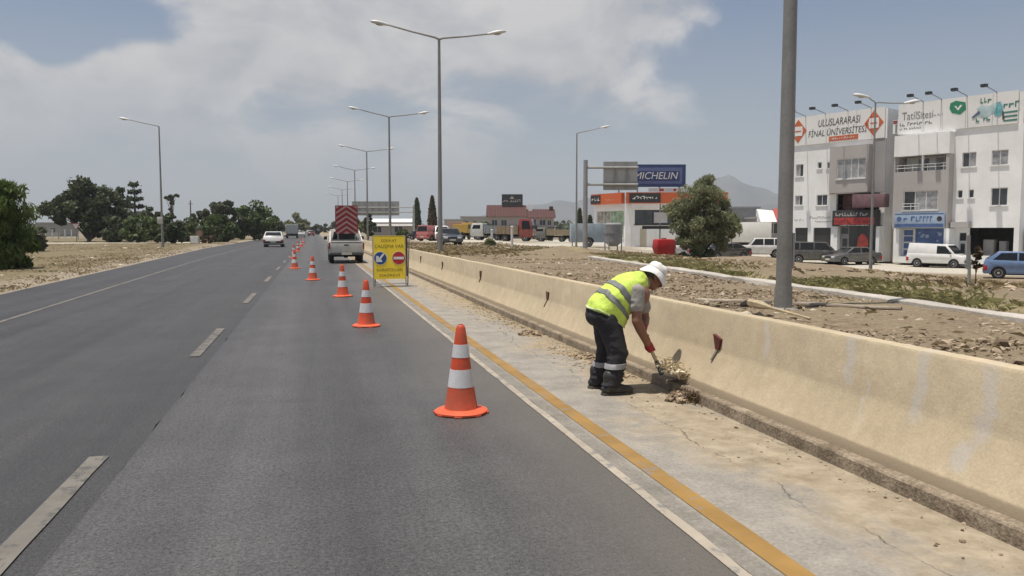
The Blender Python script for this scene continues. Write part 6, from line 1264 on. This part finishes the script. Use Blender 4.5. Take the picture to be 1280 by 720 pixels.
# boots
for a_, f_ in ((ankR, .0), (ankL, .0)):
    b = MB(); x, y = a_.x, a_.y
    b.cap((x-.02, y, .18), (x-.015, y, .075), .068, .065); b.blob((x-.035, y, .06), (.075, .055, .058)); b.cap((x-.02, y, .065), (x+.10, y-.008, .052), .055, .050); b.blob((x+.135, y-.01, .048), (.075, .054, .046))
    for q in (.06, .085, .11): b.blob((x+q-.03, y-.004, .115-q*.35), (.012, .045, .02))
    bo = remesh('boot', b, .007, M_BOOT, W, 3, lambda c: V((c.x, c.y, max(c.z, .016))))
    m = MB(); sole = [(x-.115+.0, 0), (x-.09, .05), (x, .048), (x+.12, .060), (x+.19, .042), (x+.215, 0), (x+.19, -.046), (x+.12, -.062), (x, -.046), (x-.09, -.05)]
    m.prism([(px_, y-.005+q, .004) for px_, q in sole], [(px_, y-.005+q, .026) for px_, q in sole]); m.build('sole', M_SOLE, bo, bevel=.005)
    m = MB()
    for i, q in enumerate((.035, .06, .085)): m.tube([(x+q, y-.035, .112-i*.012), (x+q+.012, y, .128-i*.013), (x+q, y+.035, .112-i*.012)], .005, 5)
    m.build('laces', M_INKG, bo)
# shirt: collar and short sleeves
sh = MB()
for s_, e_ in ((shR, elR), (shL, elL)):
    c2 = s_.lerp(e_, .50 if s_ is shR else .66); sh.cap(chest.lerp(s_, .75), s_, .088, .076); sh.cap(s_, c2, .076, .072)
    sh.blob(s_.lerp(e_, .3)+V((-.012, 0, 0)), (.072, .072, .035)); sh.blob(c2, (.076, .073, .02))
sh.cap(chest, neck-V((.03, 0, .03)), .11, .085)
remesh('shirt', sh, .008, M_SHIRT, W, 3, wrinkle)
# vest as a lofted shell: (back x,z) (front x,z) half width
rows = [(735, 384, 777, 409, .195), (738, 376, 779, 406, .20), (744, 369.5, 779.5, 403.5, .203), (749, 364, 779, 401, .205), (755, 359, 781.5, 394, .207), (761, 354, 785, 387.5, .21), (767, 349.5, 790, 381, .213), (775, 344.5, 794, 376, .215), (784, 341, 798, 372, .205), (792, 339, 801, 367, .175), (800, 339, 805, 361, .115), (804, 341, 807, 357, .085)]
def vring(i, grow=0, n=44):
    i0 = max(0, min(len(rows)-1, int(math.floor(i)))); i1 = min(len(rows)-1, i0+1); f = i-i0
    q = [a*(1-f)+b*f for a, b in zip(rows[i0], rows[i1])]; A = wp(q[0], q[1], yM); B = wp(q[2], q[3], yM); c = (A+B)/2; u = (B-A)/2; hw = q[4]; L_ = u.length; u = u.normalized()
    w = u.cross(V((0, 1, 0)))
    out = []
    for a in np.linspace(0, 2*math.pi, n+1)[:-1]:
        ca, sa = math.cos(a), math.sin(a); e = .80; r_ = 1+.014*noise.noise((i*.9, ca*2.2, sa*2.2))*2
        p = c+u*(L_*math.copysign(abs(ca)**e, ca)*r_)+V((0, 1, 0))*(hw*math.copysign(abs(sa)**e, sa)*r_)
        p += w*(.012*noise.noise((ca*3, sa*3, i*.5))); p += (p-c).normalized()*(.010*noise.noise((ca*5+i*.6, sa*5, i*.8))+.006*math.sin(9*math.atan2(sa, ca)+i*1.7)*max(0, .9-abs(i-3)/5))
        if i < .8: p += w*(.012*math.sin(3*a+1))*(1-i)
        if grow: p += (p-c).normalized()*grow
        out.append(p)
    return out
m = MB(); m.rings([vring(i) for i in np.linspace(0, 11, 56)]); vest = m.build('vest', M_VEST, W, smooth=80)
for a, b in ((2.75, 3.75), (4.85, 5.85)): m = MB(); m.rings([vring(a, -.002)]+[vring(i, .005) for i in np.linspace(a+.02, b-.02, 6)]+[vring(b, -.002)], caps=False); m.build('reflective_band', M_GREYB2, vest, smooth=80)
m = MB(); m.rings([vring(0.0, -.002), vring(.02, .006), vring(.22, .006), vring(.26, -.001)], caps=False); m.build('hem', mat('vest_hem', (.55, .62, .42), .7), vest, smooth=80)
# armhole binding in grey
# gloves: palm, four bent fingers and a thumb closing round the handle
S0, S1 = wp(797, 403, .22), wp(823.5, 458, -.005); ax = (S1-S0).normalized()
haR = S0+ax*((haR-S0).dot(ax)); haL = S0+ax*((haL-S0).dot(ax))
def glove(h_, e_, s):
    g = MB(); fwd = (h_-e_).normalized(); back = (fwd-ax*fwd.dot(ax)).normalized(); side = ax.cross(back)*s
    wr = e_.lerp(h_, .80); pal = h_-back*.028-side*.012
    g.cap(wr, pal, .036, .036); g.cap(pal-ax*.028, pal+ax*.028, .024, .026); g.cap(wr-(h_-e_).normalized()*.04, wr, .041, .038)
    for k_, (o_, ln) in enumerate(((-.036, .92), (-.012, 1.05), (.012, 1.0), (.034, .82))):
        b0 = pal+ax*o_+back*.006+side*.014; b1 = h_+ax*o_+side*.034+back*.010; b2 = h_+ax*(o_*1.0)+back*.036*ln+side*.010; b3 = h_+ax*o_*.95+back*.026-side*.020*ln
        g.cap(b0, b1, .0115, .0108, 8); g.cap(b1, b2, .0108, .0100, 8); g.cap(b2, b3, .0100, .0088, 8)
    t0 = pal-ax*.040-side*.008; t1 = h_-ax*.040-side*.026+back*.004; t2 = h_-ax*.026-side*.018+back*.026; g.cap(t0, t1, .0135, .012, 8); g.cap(t1, t2, .012, .010, 8)
    return remesh('glove', g, .004, M_GLOVE, W, 2)
glove(haR, elR, 1); glove(haL, elL, -1)
m = MB(); c = elR.lerp(haR, .55); m.lathe([(.043, -.012), (.046, -.01), (.046, .01), (.043, .012)], 16, tuple(c)); m.build('wrist_watch', M_DARK, W)

# ---------------------------------------------------------------- shovel with its load
SH = thing('shovel', 'shovel with pale wooden handle lifting dirt and dry weeds', 'shovel', (WX, WY, 0))
m = MB(); m.tube([S0-ax*.10, S0, S0.lerp(S1, .5), S1], [.016, .017, .017, .018], 10); m.build('handle', mat('handle_wood', (.50, .37, .20), .6, var=.2, vs=12), SH, smooth=50)
S2 = S1+ax*.085; m = MB(); m.tube([S1-ax*.055, S1, S2], [.0225, .023, .030], 12); m.build('socket', mat('socket_dark', (.05, .055, .06), .5, .4), SH, smooth=50)
# blade: a dished plate
M_BL = mat('blade_steel', (.42, .41, .39), .6, .1, var=.2, vs=9, dirt=(.33, .27, .19), dirt_amt=.6)
bx = V((.86, -.08, -.30)).normalized(); bw = V((0, 1, 0))-bx*bx.y; bw.normalize(); bn = bx.cross(bw); bn = bn if bn.z > 0 else -bn
rs = []
for t_, w, lift in ((0, .04, 0), (.03, .085, .004), (.09, .10, .006), (.16, .098, .004), (.22, .072, .0), (.25, .02, -.002)):
    c = S2+bx*t_; top = [c+bw*w*q+bn*(.035*q*q+lift) for q in np.linspace(-1, 1, 9)]; rs.append(top+[p-bn*.004 for p in reversed(top)])
m = MB(); m.rings(rs); m.build('blade', M_BL, SH, smooth=60)
LOAD = S2+bx*.12+bn*.022
q = np.random.RandomState(5)
pts = [(LOAD+bx*q.normal()*.062+bw*q.normal()*.055+V((0, 0, abs(q.normal())*.036))) for _ in range(520)]
t = stones('dirt_load', [tuple(p) for p in pts], .011, .8, stonemat('clod_pale', (.40, .33, .23), (.62, .55, .42)), 'heap of pale dirt and clods lying on the shovel blade', q, 'dirt'); t.location = (WX, WY, 0)
P = np.array([LOAD+bx*q.normal()*.075+bw*q.normal()*.065+V((0, 0, .01+abs(q.normal())*.05)) for _ in range(900)])
o = link('dry_weeds', quads_mesh('dry_weeds', cards(P, .013, 4.5, None, q)), leafmat('straw_pale', (.42, .35, .22), (.62, .54, .37), (.36, .29, .17), .2, .8), kind='stuff', label='tangle of dry weeds on the raised shovel', cat='weeds'); o.location = (WX, WY, 0)
# spoil left at the kerb below the shovel
def heap(cx, cy, r_, h_, n, mt, name, label, seed, rad=.012):
    q = np.random.RandomState(seed); m = MB(); rs = []
    for k in range(6):
        f = k/5; rs.append([(cx+r_*(1-f)*(1+.25*noise.noise((math.cos(a)*2, math.sin(a)*2, seed)))*math.cos(a)*1.0+.001, cy+r_*(1-f)*1.15*math.sin(a), .003+h_*(1-(1-f)**2)*(1+.2*noise.noise((a, k, seed)))) for a in np.linspace(0, 6.283, 25)[:-1]])
    m.rings(rs); o = m.build(name, mt, smooth=80, kind='stuff', label=label, cat='dirt')
    pts = [];
    for _ in range(n): a = q.rand()*6.28; f = q.rand()**.6; pts.append((cx+r_*1.15*f*math.cos(a), cy+r_*1.25*f*math.sin(a), .004+h_*max(0, 1-f*f)*.9))
    stones(name, pts, rad, .7, M_CLOD, label+', loose crumbs', q, 'dirt')
M_SPOIL = mat('spoil_dirt', (.27, .205, .13), .97, var=.3, vs=14, fine=.2, fs=60, bump=1, bs=40)
heap(3.20, 6.62, .11, .07, 160, M_SPOIL, 'dirt_pile', 'small dirt pile at the kerb under the shovel', 3)
heap(3.05, 7.9, .13, .035, 110, M_SPOIL, 'dirt_pile', 'flat dirt patch at the kerb behind the worker', 4)
heap(3.16, 9.2, .15, .05, 120, M_SPOIL, 'dirt_pile', 'low dirt pile with straw along the kerb', 6)
heap(3.10, 11.4, .18, .05, 120, M_SPOIL, 'dirt_pile', 'far dirt pile along the kerb', 7)
q = np.random.RandomState(8); P = np.array([(3.27+q.normal()*.035, 6.56+q.normal()*.09, .02+abs(q.normal())*.04) for _ in range(260)])
link('dark_weeds', quads_mesh('dark_weeds', cards(P, .012, 5, (0, 0, 1), q, .4)), L_BROWN, kind='stuff', label='dark tuft of weeds at the kerb beyond the dirt pile', cat='weeds')

# ================================================================ HAZE
def haze():
    m = bpy.data.materials.new('haze_air'); m.use_nodes = True; k = NT(m.node_tree); k.n.clear()
    v = k.new('ShaderNodeVolumePrincipled'); v.inputs['Color'].default_value = (.80, .86, .95, 1); v.inputs['Density'].default_value = .00024; v.inputs['Anisotropy'].default_value = .1
    o = k.new('ShaderNodeOutputMaterial'); k.l.new(v.outputs[0], o.inputs['Volume'])
    mb = MB(); mb.box(-4300, 5200, -200, 5400, -14, 420); mb.build('haze', m, kind='stuff', label='thin summer haze', cat='haze')
haze()
